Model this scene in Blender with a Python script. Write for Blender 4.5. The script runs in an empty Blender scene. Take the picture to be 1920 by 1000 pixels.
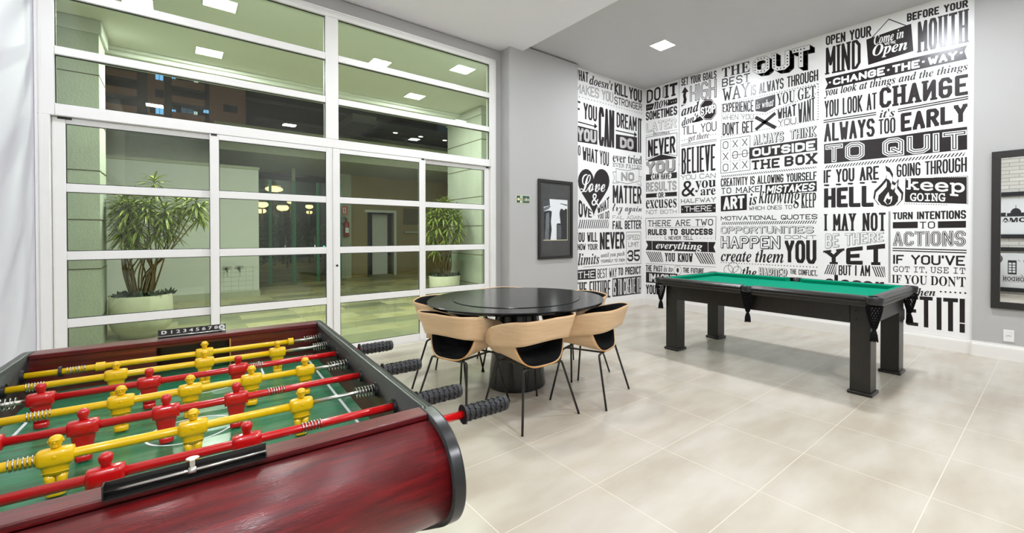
import bpy, bmesh, math, random
from mathutils import Vector, Matrix
random.seed(7)
PI = math.pi
SC = bpy.context.scene
COL = SC.collection

# ------------------------------------------------------------------ camera
cam = bpy.data.cameras.new('camera')
cam.sensor_width = 36.0
cam.sensor_fit = 'HORIZONTAL'
cam.lens = 821.845 / 1920 * 36
cam.shift_x = -90.0 / 1920
cam.shift_y = -53.1 / 1920
cam.clip_start = 0.02
cam.clip_end = 400
cam_ob = bpy.data.objects.new('camera', cam)
COL.objects.link(cam_ob)
cam_ob.location = (0, 0, 1.35)
cam_ob.rotation_euler = (PI / 2 - 0.008577, 0, 0.853281 - PI / 2)
SC.camera = cam_ob
# ------------------------------------------------------------------ world (night sky) and exposure
world = bpy.data.worlds.new('night')
SC.world = world
world.use_nodes = True
bg = world.node_tree.nodes['Background']
bg.inputs[0].default_value = (0.012, 0.017, 0.026, 1)
bg.inputs[1].default_value = 1.0
SC.view_settings.view_transform = 'Standard'
SC.view_settings.look = 'None'
SC.view_settings.exposure = 0.07
SC.view_settings.gamma = 1.0
SC.view_settings.use_curve_mapping = False
SC.cycles.use_denoising = True
SC.cycles.caustics_reflective = False
SC.cycles.caustics_refractive = False
SC.cycles.transparent_max_bounces = 24
SC.cycles.sample_clamp_indirect = 6.0
# ------------------------------------------------------------------ lights of the room and the patio
ROOM_W = 37.0
PATIO_W = 80.0
ROOM_LAMPS = [(-0.33, 3.84, 4.02, .7), (2.38, 3.82, 4.02, 1.0), (5.36, 3.86, 4.12, 1.15),
              (2.30, 1.10, 4.02, .5), (5.20, 1.08, 4.12, 1.8),
              (-0.34, -1.54, 4.02, 2.2), (2.07, -1.59, 4.02, 2.2), (5.20, -1.60, 4.12, .9)]
PATIO_LAMPS = [(0.38, 6.29, 3.97, .6), (3.42, 6.27, 3.97, .7), (0.36, 8.08, 3.97, 1.25), (3.40, 8.08, 3.97, .5)]


def srgb(r, g, b):
    f = lambda c: (c / 255 / 12.92) if c / 255 <= 0.04045 else ((c / 255 + 0.055) / 1.055) ** 2.4
    return (f(r), f(g), f(b), 1)


# ------------------------------------------------------------------ materials
MATS = {}


def new_mat(name):
    m = bpy.data.materials.new(name)
    m.use_nodes = True
    nt = m.node_tree
    MATS[name] = m
    return m, nt, nt.nodes['Principled BSDF']


def coords(nt, scale=(1, 1, 1), loc=(0, 0, 0)):
    tc = nt.nodes.new('ShaderNodeTexCoord')
    mp = nt.nodes.new('ShaderNodeMapping')
    mp.inputs['Scale'].default_value = scale
    mp.inputs['Location'].default_value = loc
    nt.links.new(tc.outputs['Object'], mp.inputs['Vector'])
    return mp.outputs['Vector']


def noise(nt, vec, scale, detail=4, rough=.6):
    n = nt.nodes.new('ShaderNodeTexNoise')
    n.inputs['Scale'].default_value = scale
    n.inputs['Detail'].default_value = detail
    n.inputs['Roughness'].default_value = rough
    nt.links.new(vec, n.inputs['Vector'])
    return n.outputs['Fac']


def ramp(nt, fac, stops):
    r = nt.nodes.new('ShaderNodeValToRGB')
    els = r.color_ramp.elements
    while len(els) < len(stops):
        els.new(0.5)
    for e, (p, c) in zip(els, stops):
        e.position = p
        e.color = c
    nt.links.new(fac, r.inputs['Fac'])
    return r.outputs['Color']


def bump(nt, bsdf, h, strength, dist=.01):
    b = nt.nodes.new('ShaderNodeBump')
    b.inputs['Strength'].default_value = strength
    b.inputs['Distance'].default_value = dist
    nt.links.new(h, b.inputs['Height'])
    nt.links.new(b.outputs['Normal'], bsdf.inputs['Normal'])
    return b


def plain(name, col, rough=.5, metal=0, spec=.5, var=.06, vscale=6, bmp=None, coat=0, coat_rough=.1, stretch=(1, 1, 1)):
    """a paint / plastic / metal with a slight procedural unevenness"""
    m, nt, b = new_mat(name)
    v = coords(nt, stretch)
    f = noise(nt, v, vscale)
    lo = tuple(max(0, c * (1 - var)) for c in col[:3]) + (1,)
    hi = tuple(min(1, c * (1 + var)) for c in col[:3]) + (1,)
    nt.links.new(ramp(nt, f, [(.3, lo), (.7, hi)]), b.inputs['Base Color'])
    b.inputs['Roughness'].default_value = rough
    b.inputs['Metallic'].default_value = metal
    b.inputs['Specular IOR Level'].default_value = spec
    b.inputs['Coat Weight'].default_value = coat
    b.inputs['Coat Roughness'].default_value = coat_rough
    if bmp:
        bump(nt, b, noise(nt, v, bmp[0], 3), bmp[1], bmp[2] if len(bmp) > 2 else .002)
    return m


def grain(name, c0, c1, c2, stretch, rough=.4, coat=0, coat_rough=.08, scale=6, bmp=.0, bstretch=None):
    """wood: noise drawn out along one axis"""
    m, nt, b = new_mat(name)
    v = coords(nt, stretch)
    f = noise(nt, v, scale, 8, .65)
    nt.links.new(ramp(nt, f, [(.25, c0), (.5, c1), (.75, c2)]), b.inputs['Base Color'])
    b.inputs['Roughness'].default_value = rough
    b.inputs['Coat Weight'].default_value = coat
    b.inputs['Coat Roughness'].default_value = coat_rough
    if bmp:
        bn = bump(nt, b, noise(nt, coords(nt, bstretch) if bstretch else v, scale * 4, 4), bmp, .002)
        nt.links.new(bn.outputs['Normal'], b.inputs['Coat Normal'])
    return m


def emit(name, col, strength):
    m, nt, b = new_mat(name)
    b.inputs['Base Color'].default_value = (0, 0, 0, 1)
    b.inputs['Emission Color'].default_value = col
    b.inputs['Emission Strength'].default_value = strength
    return m


plain('wall_grey', srgb(180, 179, 177), .75, var=.012, vscale=2)
plain('wall_white', srgb(220, 218, 230), .7, var=.008, vscale=1)
plain('ceiling_white', srgb(250, 246, 252), .85, var=.01)
plain('ceiling_grey', srgb(206, 203, 204), .85, var=.01)
plain('skirting', srgb(235, 233, 228), .45, var=.01)
plain('white_metal', srgb(240, 239, 236), .32, var=.01)
plain('gasket', srgb(38, 42, 38), .6)
plain('paper', srgb(242, 241, 239), .3, var=.01, spec=.35)
plain('ink', srgb(36, 30, 31), .28, var=.12, vscale=30, spec=.4)
plain('ink_grey', srgb(165, 163, 160), .42, var=.05)
plain('black_metal', srgb(24, 23, 22), .35, var=.1)
plain('black_rubber', srgb(34, 34, 36), .5, var=.15, vscale=40, bmp=(160, .15))
plain('black_vinyl', srgb(30, 31, 32), .3, var=.08, vscale=20, bmp=(90, .06))
plain('black_paint', srgb(34, 31, 29), .42, var=.12, vscale=14, bmp=(60, .08))
plain('black_fabric', srgb(17, 17, 18), .95, var=.2, vscale=120, bmp=(600, .3), spec=.2)
plain('chrome', srgb(205, 203, 198), .18, metal=1, var=.03)
plain('steel', srgb(200, 197, 190), .3, metal=1, var=.05)
plain('red_plastic', srgb(196, 18, 20), .22, var=.05, coat=.5)
plain('yellow_plastic', srgb(236, 190, 8), .3, var=.04, coat=.3)
plain('felt', srgb(0, 138, 106), .95, var=.04, vscale=200, spec=.1)
plain('white_plastic', srgb(232, 231, 228), .4, var=.01)
plain('planter_stone', srgb(214, 210, 186), .7, var=.06, vscale=12, bmp=(60, .15))
plain('soil', srgb(52, 47, 40), .95, var=.4, vscale=40, bmp=(40, .8, .02))
plain('bark', srgb(120, 102, 72), .9, var=.25, vscale=30, bmp=(40, .5))
plain('leaf_green', srgb(48, 88, 28), .5, var=.3, vscale=8)
plain('leaf_yellow', srgb(172, 182, 78), .5, var=.15, vscale=8)
plain('leaf_dark', srgb(42, 58, 40), .5, var=.3, vscale=8)
plain('patio_white', srgb(210, 211, 204), .85, var=.02)
plain('patio_roof', srgb(250, 250, 247), .9, var=.01)
plain('glass_edge', srgb(70, 140, 108), .15)
plain('fascia', srgb(170, 172, 150), .8, var=.05)
plain('night_dark', srgb(26, 26, 24), .8, var=.2)
plain('brown_wall', srgb(146, 128, 84), .7, var=.08, vscale=2)
plain('brown_panel', srgb(96, 84, 62), .6, var=.1)
plain('facade_brown', srgb(126, 100, 84), .9, var=.08, vscale=.3)
plain('facade_grey', srgb(70, 70, 72), .9, var=.1, vscale=.3)
plain('facade_glass', srgb(28, 36, 46), .2)
plain('picture_mat', srgb(74, 74, 73), .8, var=.03)
plain('ext_red', srgb(160, 32, 36), .35)
plain('sign_green', srgb(8, 78, 82), .5, var=.02)
plain('sign_cream', srgb(240, 236, 190), .5, var=.02)
plain('sign_red', srgb(190, 40, 40), .5, var=.02)
plain('brass_grey', srgb(120, 116, 108), .35, metal=1)
plain('print_white', srgb(236, 238, 240), .5, var=.01)
plain('print_dark', srgb(40, 42, 44), .6, var=.1)
plain('print_mid', srgb(112, 116, 120), .6, var=.25, vscale=14)
plain('dark_wood', srgb(46, 28, 18), .5, var=.25, vscale=10, stretch=(1, 12, 1))
plain('shelf_black', srgb(30, 30, 32), .5, var=.1)
grain('ply', srgb(208, 174, 132), srgb(218, 186, 146), srgb(226, 198, 160), (2, 2, 22), .5, scale=3)
grain('ply_edge', srgb(176, 118, 58), srgb(200, 144, 80), srgb(214, 160, 96), (4, 4, 90), .55, scale=4)
grain('mahogany', srgb(50, 2, 5), srgb(92, 4, 9), srgb(124, 14, 14), (2.2, 26, 26), .4, coat=.25, coat_rough=.05, scale=4, bmp=.28, bstretch=(5, 20, 20))
grain('mahogany_dark', srgb(48, 8, 8), srgb(84, 10, 10), srgb(120, 40, 20), (2.2, 26, 26), .34, coat=.8, coat_rough=.1, scale=3, bmp=.08)
grain('table_black', srgb(18, 19, 19), srgb(25, 26, 26), srgb(33, 33, 33), (1.5, 30, 1), .17, scale=5)
grain('pool_wood', srgb(17, 15, 13), srgb(28, 25, 22), srgb(40, 36, 32), (30, 30, 2.0), .3, scale=4, bmp=.08)
grain('pitch', srgb(24, 96, 62), srgb(38, 116, 78), srgb(60, 140, 98), (1.2, 9, 1), .22, scale=4)
emit('led', (1, .97, .90, 1), 26)
emit('led_small', (1, .96, .88, 1), 8)
emit('warm_lamp', (1, .50, .20, 1), 6)
emit('blue_window', (.22, .50, 1, 1), 1.1)
emit('pale_window', (.75, .9, 1, 1), .8)
emit('dim_window', (.12, .2, .34, 1), .35)
emit('teal_led', (.1, 1, .8, 1), 3)


def floor_material():
    m, nt, b = new_mat('floor_tile')
    v = coords(nt, (1, 1, 1), (-2.297, -.436, 0))
    br = nt.nodes.new('ShaderNodeTexBrick')
    br.offset = 0
    br.squash = 1
    br.inputs['Scale'].default_value = 1
    br.inputs['Mortar Size'].default_value = .0026
    br.inputs['Mortar Smooth'].default_value = .1
    br.inputs['Bias'].default_value = 0
    br.inputs['Brick Width'].default_value = .605
    br.inputs['Row Height'].default_value = .605
    nt.links.new(v, br.inputs['Vector'])
    br.inputs['Mortar'].default_value = srgb(216, 208, 190)
    v2 = coords(nt, (1, 2.4, 1))
    f = noise(nt, v2, 1.5, 4, .5)
    a = ramp(nt, f, [(.36, srgb(183, 173, 156)), (.5, srgb(190, 182, 166)), (.66, srgb(200, 193, 180))])
    nt.links.new(a, br.inputs['Color1'])
    c2 = ramp(nt, f, [(.36, srgb(186, 176, 160)), (.5, srgb(195, 187, 172)), (.66, srgb(201, 194, 182))])
    nt.links.new(c2, br.inputs['Color2'])
    nt.links.new(br.outputs['Color'], b.inputs['Base Color'])
    b.inputs['Roughness'].default_value = .24
    b.inputs['Specular IOR Level'].default_value = .5
    return m


def slate_material():
    m, nt, b = new_mat('slate')
    v = coords(nt, (1, 1, 1))
    br = nt.nodes.new('ShaderNodeTexBrick')
    br.offset = .43
    br.squash = 1.25
    br.squash_frequency = 2
    br.inputs['Scale'].default_value = 1
    br.inputs['Mortar Size'].default_value = .004
    br.inputs['Bias'].default_value = 0
    br.inputs['Brick Width'].default_value = .78
    br.inputs['Row Height'].default_value = .46
    nt.links.new(v, br.inputs['Vector'])
    f = noise(nt, v, 1.1, 5, .55)
    c1 = ramp(nt, f, [(.3, srgb(100, 104, 88)), (.5, srgb(136, 138, 112)), (.7, srgb(160, 152, 112))])
    c2 = ramp(nt, noise(nt, v, 2.3, 6), [(.3, srgb(172, 160, 104)), (.5, srgb(204, 196, 150)), (.7, srgb(182, 182, 150))])
    nt.links.new(c1, br.inputs['Color1'])
    nt.links.new(c2, br.inputs['Color2'])
    br.inputs['Mortar'].default_value = srgb(150, 148, 116)
    nt.links.new(br.outputs['Color'], b.inputs['Base Color'])
    b.inputs['Roughness'].default_value = .5
    bump(nt, b, f, .2, .01)
    return m


def glass_material(name, tint, refl=1.0):
    """architectural pane: tinted straight-through view plus a Schlick mirror reflection"""
    m = bpy.data.materials.new(name)
    m.use_nodes = True
    MATS[name] = m
    nt = m.node_tree
    nt.nodes.clear()
    out = nt.nodes.new('ShaderNodeOutputMaterial')
    mix = nt.nodes.new('ShaderNodeMixShader')
    tr = nt.nodes.new('ShaderNodeBsdfTransparent')
    gl = nt.nodes.new('ShaderNodeBsdfGlossy')
    gl.inputs['Roughness'].default_value = .004
    tr.inputs['Color'].default_value = tint
    lw = nt.nodes.new('ShaderNodeLayerWeight')
    lw.inputs['Blend'].default_value = .5
    pw = nt.nodes.new('ShaderNodeMath')
    pw.operation = 'POWER'
    pw.inputs[1].default_value = 5
    nt.links.new(lw.outputs['Facing'], pw.inputs[0])
    ma = nt.nodes.new('ShaderNodeMath')
    ma.operation = 'MULTIPLY_ADD'
    ma.inputs[1].default_value = .96 * refl
    ma.inputs[2].default_value = .04 * refl
    nt.links.new(pw.outputs[0], ma.inputs[0])
    nt.links.new(ma.outputs[0], mix.inputs[0])
    nt.links.new(tr.outputs[0], mix.inputs[1])
    nt.links.new(gl.outputs[0], mix.inputs[2])
    nt.links.new(mix.outputs[0], out.inputs[0])
    return m


def textured_render():
    m, nt, b = new_mat('textured_render')
    v = coords(nt, (1, 1, .6))
    b.inputs['Base Color'].default_value = srgb(200, 203, 190)
    b.inputs['Roughness'].default_value = .9
    nt.links.new(ramp(nt, noise(nt, v, 3, 3), [(.3, srgb(194, 198, 184)), (.7, srgb(206, 209, 196))]), b.inputs['Base Color'])
    bump(nt, b, noise(nt, v, 55, 5, .7), .55, .02)
    return m


def brick_white():
    m, nt, b = new_mat('white_brick')
    tc = nt.nodes.new('ShaderNodeTexCoord')
    sx = nt.nodes.new('ShaderNodeSeparateXYZ')
    cx = nt.nodes.new('ShaderNodeCombineXYZ')
    nt.links.new(tc.outputs['Object'], sx.inputs[0])
    nt.links.new(sx.outputs['Y'], cx.inputs['X'])
    nt.links.new(sx.outputs['Z'], cx.inputs['Y'])
    br = nt.nodes.new('ShaderNodeTexBrick')
    br.inputs['Scale'].default_value = 1
    br.inputs['Brick Width'].default_value = .32
    br.inputs['Row Height'].default_value = .085
    br.inputs['Mortar Size'].default_value = .006
    br.inputs['Color1'].default_value = srgb(236, 234, 228)
    br.inputs['Color2'].default_value = srgb(222, 219, 211)
    br.inputs['Mortar'].default_value = srgb(186, 182, 172)
    nt.links.new(cx.outputs[0], br.inputs['Vector'])
    nt.links.new(br.outputs['Color'], b.inputs['Base Color'])
    b.inputs['Roughness'].default_value = .8
    inv = nt.nodes.new('ShaderNodeMath')
    inv.operation = 'SUBTRACT'
    inv.inputs[0].default_value = 1
    nt.links.new(br.outputs['Fac'], inv.inputs[1])
    bump(nt, b, inv.outputs[0], .8, .01)
    return m


floor_material()
slate_material()
textured_render()
brick_white()
glass_material('pane_glass', (.88, .955, .855, 1))
glass_material('clear_glass', (.80, .90, .84, 1))
glass_material('picture_glass', (.99, .99, .99, 1), .2)
m, nt, b = new_mat('mirror_glass')
b.inputs['Base Color'].default_value = (.86, .88, .87, 1)
b.inputs['Metallic'].default_value = 1
b.inputs['Roughness'].default_value = .01


# ------------------------------------------------------------------ mesh building
class MB:
    """collects shapes into one mesh; every shape may use its own material slot"""

    def __init__(self):
        self.bm = bmesh.new()
        self.mats = []

    def slot(self, m):
        if m not in self.mats:
            self.mats.append(m)
        return self.mats.index(m)

    def face(self, vs, m, smooth=False):
        try:
            f = self.bm.faces.new(vs)
        except ValueError:
            return None
        f.material_index = self.slot(m)
        f.smooth = smooth
        return f

    def poly(self, pts, m, smooth=False):
        return self.face([self.bm.verts.new(p) for p in pts], m, smooth)

    def box(self, x0, x1, y0, y1, z0, z1, m, bev=0, seg=2):
        v = [self.bm.verts.new(p) for p in ((x0, y0, z0), (x1, y0, z0), (x1, y1, z0), (x0, y1, z0), (x0, y0, z1), (x1, y0, z1), (x1, y1, z1), (x0, y1, z1))]
        fs = [self.face([v[i] for i in q], m) for q in ((3, 2, 1, 0), (4, 5, 6, 7), (0, 1, 5, 4), (1, 2, 6, 5), (2, 3, 7, 6), (3, 0, 4, 7))]
        if bev:
            es = list({e for f in fs for e in f.edges})
            r = bmesh.ops.bevel(self.bm, geom=es, offset=bev, segments=seg, profile=.5, affect='EDGES')
            k = self.slot(m)
            for f in r['faces']:
                f.material_index = k
                f.smooth = True
        return self

    def grid(self, P, m, smooth=True, closed_u=False, closed_v=False):
        """P[i][j] points"""
        V = [[self.bm.verts.new(p) for p in row] for row in P]
        n, k = len(V), len(V[0])
        for i in range(n if closed_u else n - 1):
            for j in range(k if closed_v else k - 1):
                a, b2 = V[i], V[(i + 1) % n]
                self.face([a[j], a[(j + 1) % k], b2[(j + 1) % k], b2[j]], m, smooth)
        return V

    def shell(self, P, Q, m, medge=None, mq=None):
        """two point grids (outer, inner) closed along their rims"""
        V, W = self.grid(P, m), None
        W = self.grid([list(r) for r in Q], mq or m)
        n, k = len(V), len(V[0])
        me = medge or m
        for i in range(n - 1):
            for j in (0, k - 1):
                self.face([V[i][j], V[i + 1][j], W[i + 1][j], W[i][j]], me)
        for j in range(k - 1):
            for i in (0, n - 1):
                self.face([V[i][j], V[i][j + 1], W[i][j + 1], W[i][j]], me)
        return self

    def tube(self, pts, r, m, n=10, caps=True, closed=False):
        pts = [Vector(p) for p in pts]
        rings = []
        N = len(pts)
        ref = None
        for i, p in enumerate(pts):
            if closed:
                d = (pts[(i + 1) % N] - pts[i - 1])
            else:
                d = (pts[min(i + 1, N - 1)] - pts[max(i - 1, 0)])
            if d.length < 1e-9:
                d = Vector((0, 0, 1))
            d.normalize()
            if ref is None:
                ref = Vector((0, 0, 1)) if abs(d.z) < .9 else Vector((1, 0, 0))
            a = d.cross(ref)
            if a.length < 1e-6:
                a = d.orthogonal()
            a.normalize()
            c = d.cross(a)
            ref = -c if False else ref
            rr = r[i] if isinstance(r, (list, tuple)) else r
            rings.append([self.bm.verts.new(p + (a * math.cos(t) + c * math.sin(t)) * rr) for t in (2 * PI * k / n for k in range(n))])
        for i in range(N if closed else N - 1):
            A, B = rings[i], rings[(i + 1) % N]
            for k in range(n):
                self.face([A[k], A[(k + 1) % n], B[(k + 1) % n], B[k]], m, True)
        if caps and not closed:
            self.face(rings[0][::-1], m)
            self.face(rings[-1], m)
        return self

    def lathe(self, prof, m, n=32, c=(0, 0, 0), axis='z', smooth=True):
        rings = []
        for r, h in prof:
            ring = []
            for k in range(n):
                t = 2 * PI * k / n
                if axis == 'z':
                    p = (c[0] + r * math.cos(t), c[1] + r * math.sin(t), c[2] + h)
                elif axis == 'x':
                    p = (c[0] + h, c[1] + r * math.cos(t), c[2] + r * math.sin(t))
                else:
                    p = (c[0] + r * math.sin(t), c[1] + h, c[2] + r * math.cos(t))
                ring.append(self.bm.verts.new(p))
            rings.append(ring)
        for A, B in zip(rings, rings[1:]):
            for k in range(n):
                self.face([A[k], A[(k + 1) % n], B[(k + 1) % n], B[k]], m, smooth)
        if prof[0][0] > 1e-6:
            self.face(rings[0][::-1], m)
        if prof[-1][0] > 1e-6:
            self.face(rings[-1], m)
        return self

    def prism(self, poly, a0, a1, m, axis='x', smooth_side=False):
        """polygon extruded along an axis; polygon coordinates are the two other axes in order"""
        def P(a, q):
            return (a, q[0], q[1]) if axis == 'x' else ((q[0], a, q[1]) if axis == 'y' else (q[0], q[1], a))
        A = [self.bm.verts.new(P(a0, q)) for q in poly]
        B = [self.bm.verts.new(P(a1, q)) for q in poly]
        n = len(poly)
        fs = [self.face(A[::-1], m), self.face(B, m)]
        for k in range(n):
            fs.append(self.face([A[k], A[(k + 1) % n], B[(k + 1) % n], B[k]], m, smooth_side))
        return fs

    def sphere(self, c, r, m, n=12, k=8):
        rx, ry, rz = r if isinstance(r, (tuple, list)) else (r, r, r)
        P = []
        for i in range(k + 1):
            th = PI * i / k
            P.append([(c[0] + rx * math.sin(th) * math.cos(2 * PI * j / n), c[1] + ry * math.sin(th) * math.sin(2 * PI * j / n), c[2] + rz * math.cos(th)) for j in range(n)])
        self.grid(P, m, True, closed_v=True)
        return self

    def build(self, name, parent=None, loc=None, recalc=True, weld=True):
        if weld:
            bmesh.ops.remove_doubles(self.bm, verts=self.bm.verts[:], dist=1e-5)
        if recalc:
            bmesh.ops.recalc_face_normals(self.bm, faces=self.bm.faces[:])
        me = bpy.data.meshes.new(name)
        self.bm.to_mesh(me)
        self.bm.free()
        for k in self.mats:
            me.materials.append(MATS[k])
        o = bpy.data.objects.new(name, me)
        COL.objects.link(o)
        if parent:
            o.parent = parent
        if loc:
            o.location = loc
        return o


def tag(o, label, cat, group=None, kind=None):
    if label:
        o['label'] = label
    if cat:
        o['category'] = cat
    if group:
        o['group'] = group
    if kind:
        o['kind'] = kind
    return o


def thing(name, label, cat, loc=(0, 0, 0), rz=0, group=None, kind=None):
    o = bpy.data.objects.new(name, None)
    o.empty_display_size = .1
    COL.objects.link(o)
    o.location = loc
    o.rotation_euler = (0, 0, rz)
    return tag(o, label, cat, group, kind)


def struct(mb, name, label, cat, **k):
    return tag(mb.build(name, **k), label, cat, kind='structure')


def dup(root, loc, rz, label):
    """a copy of a thing with copies of its parts and sub-parts (mesh data shared)"""
    r = root.copy()
    COL.objects.link(r)
    r.location = loc
    r.rotation_euler = (0, 0, rz)
    if label:
        r['label'] = label
    for ch in list(root.children):
        c = ch.copy()
        COL.objects.link(c)
        c.parent = r
        for g in list(ch.children):
            d = g.copy()
            COL.objects.link(d)
            d.parent = c
    return r


def rect_ring(x0, x1, z0, z1, w):
    return [(x0, x1, z0, z0 + w), (x0, x1, z1 - w, z1), (x0, x0 + w, z0 + w, z1 - w), (x1 - w, x1, z0 + w, z1 - w)]


# ------------------------------------------------------------------ lettering
GL = {
    'A': '00 26 40|12 32', 'B': '03 33 44 45 36 06 00 30 41 42 33', 'C': '45 36 16 05 01 10 30 41', 'D': '00 06 26 45 41 20 00',
    'E': '46 06 00 40|03 33', 'F': '46 06 00|03 33', 'G': '45 36 16 05 01 10 30 41 43 23', 'H': '00 06|40 46|03 43', 'I': '00 06',
    'J': '46 41 30 10 01', 'K': '00 06|46 03|13 40', 'L': '06 00 40', 'M': '00 06 22 46 40', 'N': '00 06 40 46', '@': '06 00 46 40',
    'O': '16 36 45 41 30 10 01 05 16', 'P': '00 06 36 45 44 33 03', 'Q': '16 36 45 41 30 10 01 05 16|22 40', 'R': '00 06 36 45 44 33 03|23 40',
    'S': '45 36 16 05 04 13 33 42 41 30 10 01', 'T': '06 46|26 20', 'U': '06 01 10 30 41 46', 'V': '06 20 46', 'W': '06 10 24 30 46',
    'X': '00 46|06 40', 'Y': '06 23 46|23 20', 'Z': '06 46 00 40', '1': '15 26 20', '2': '05 16 36 45 44 00 40', '3': '05 16 36 45 44 33 13|33 42 41 30 10 01',
    '4': '30 36 02 42', '5': '46 06 03 33 42 41 30 10 01', '6': '45 36 16 05 01 10 30 41 42 33 03', '7': '06 46 20', '8': '13 33 44 45 36 16 05 04 13 02 01 10 30 41 42 33',
    "'": '06 05', '.': '00 01', ',': '01 00', '!': '06 02|00 01', '-': '03 43', '\u00cd': '00 06', '+': '03 43|25 21'}
GWID = {'I': .05, "'": .05, '.': .05, ',': .05, '!': .05, '\u00cd': .05, 'M': 5, 'W': 5, ' ': 2.0, 'T': 3.7, 'L': 3.5, 'E': 3.5, 'F': 3.5, '1': 2.2}


def stroke_fit(adv, W, H, t, serif=False):
    t = min(t, H * .3)
    n = len(adv) - 1
    for k in range(8):
        gap = 0
        for j in range(12):       # gap between skeletons: one stroke plus some air, in skeleton units
            tot = sum(adv) + gap * n
            u = t * max(tot, .01) / max(W - t, .01)
            gap = min(u, 2.5) + (1.1 if serif else .6)
        if u <= 2.35 or sum(adv) < 1:
            break
        t *= .88
    return t, gap, sum(adv) + gap * n


def stroke_polys(text, W, H, t, serif=False, slant=0, dots=None, fixed=None):
    """thick strokes of a block alphabet laid into a W x H rectangle; returns polygons in it"""
    adv = [GWID.get(c, 4) for c in text]
    t, gap, tot = fixed or stroke_fit(adv, W, H, t, serif)
    sx = (W - t) / max(tot, .01)
    sy = (H - t) / 6
    out = []
    x = t / 2

    def seg(a, b):
        dx, dy = b[0] - a[0], b[1] - a[1]
        L = math.hypot(dx, dy) or 1e-9
        nx, ny = -dy / L * t / 2, dx / L * t / 2
        out.append([(a[0] + nx, a[1] + ny), (a[0] - nx, a[1] - ny), (b[0] - nx, b[1] - ny), (b[0] + nx, b[1] + ny)])

    def disc(p, r):
        out.append([(p[0] + r * math.cos(k * PI / 4 + PI / 8) * 1.04, p[1] + r * math.sin(k * PI / 4 + PI / 8) * 1.04) for k in range(8)])

    def square(p):
        r = t / 2
        out.append([(p[0] - r, p[1] - r), (p[0] + r, p[1] - r), (p[0] + r, p[1] + r), (p[0] - r, p[1] + r)])
    for c, w in zip(text, adv):
        g = GL.get(c)
        if g:
            ws = w / 4 if c not in ('M', 'W') else w / 4
            for pl in g.split('|'):
                P = [(x + int(q[0]) * (w / 4 if w > .1 else 0) * sx, t / 2 + int(q[1]) * sy) for q in pl.split()]
                for a, b in zip(P, P[1:]):
                    seg(a, b)
                    if dots is not None:
                        n = max(1, int(math.hypot(b[0] - a[0], b[1] - a[1]) / (t * .62)))
                        for k in range(n):
                            dots.append((a[0] + (b[0] - a[0]) * k / n, a[1] + (b[1] - a[1]) * k / n))
                for q in P[1:-1]:
                    disc(q, t / 2)
                for e, n2 in ((P[0], P[1]), (P[-1], P[-2])):
                    if P[0] == P[-1]:
                        disc(e, t / 2)
                        continue
                    square(e)
                    if serif and (abs(e[1] - n2[1]) > abs(e[0] - n2[0]) * .6) and (e[1] < t or e[1] > H - t):
                        sw = min(t * 1.15, .62 * sx + t * .5)
                        hh = t * .33
                        yy = hh if e[1] < H / 2 else H - hh
                        out.append([(e[0] - sw, yy - hh), (e[0] + sw, yy - hh), (e[0] + sw, yy + hh), (e[0] - sw, yy + hh)])
        x += (w + gap) * sx
    if slant:
        out = [[(p[0] + slant * (p[1] - H / 2), p[1]) for p in q] for q in out]
    return out


def math_alpha(s, up, lo):
    o = ''
    for ch in s:
        if 'A' <= ch <= 'Z':
            o += chr(up + ord(ch) - 65)
        elif 'a' <= ch <= 'z':
            if lo == 0x1d44e and ch == 'h':
                o += '\u210e'
            else:
                o += chr(lo + ord(ch) - 97)
        else:
            o += ch
    return o


FONTSTYLE = {'fbi': (0x1d468, 0x1d482, .006), 'fi': (0x1d468, 0x1d482, 0), 'fs': (0x1d4d0, 0x1d4ea, .004), 'fse': (0x1d400, 0x1d41a, .003),
             'fm': (0x1d670, 0x1d68a, 0), 'fmb': (0x1d670, 0x1d68a, .018), 'fsb': (0x1d5d4, 0x1d5ee, .02)}
FONT_CACHE = {}


def font_request(text, st):
    FONT_CACHE.setdefault((text, st), None)


def font_bake():
    """outlines of Blender's built-in font turned into plain polygons"""
    made = []
    for (text, st) in FONT_CACHE:
        up, lo, off = FONTSTYLE[st]
        cu = bpy.data.curves.new('lettering', 'FONT')
        cu.body = math_alpha(text, up, lo)
        cu.size = 1
        cu.offset = off
        cu.resolution_u = 3
        ob = bpy.data.objects.new('lettering', cu)
        COL.objects.link(ob)
        made.append(((text, st), ob, cu))
    bpy.context.view_layer.update()
    dg = bpy.context.evaluated_depsgraph_get()
    for key, ob, cu in made:
        me = ob.evaluated_get(dg).to_mesh()
        vs = [(v.co.x, v.co.y) for v in me.vertices]
        fs = [list(p.vertices) for p in me.polygons]
        FONT_CACHE[key] = (vs, fs)
        ob.evaluated_get(dg).to_mesh_clear()
    for key, ob, cu in made:
        bpy.data.objects.remove(ob)
        bpy.data.curves.remove(cu)


THICK = {'B': .25, 'M': .17, 't': .1, 'm': .13, 'ms': .14, 'Bs': .22, 'ts': .11, 'Bi': .2, 'i': .1, 'I': .26, 'O': .2, 'D': .26, '3': .25}


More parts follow.
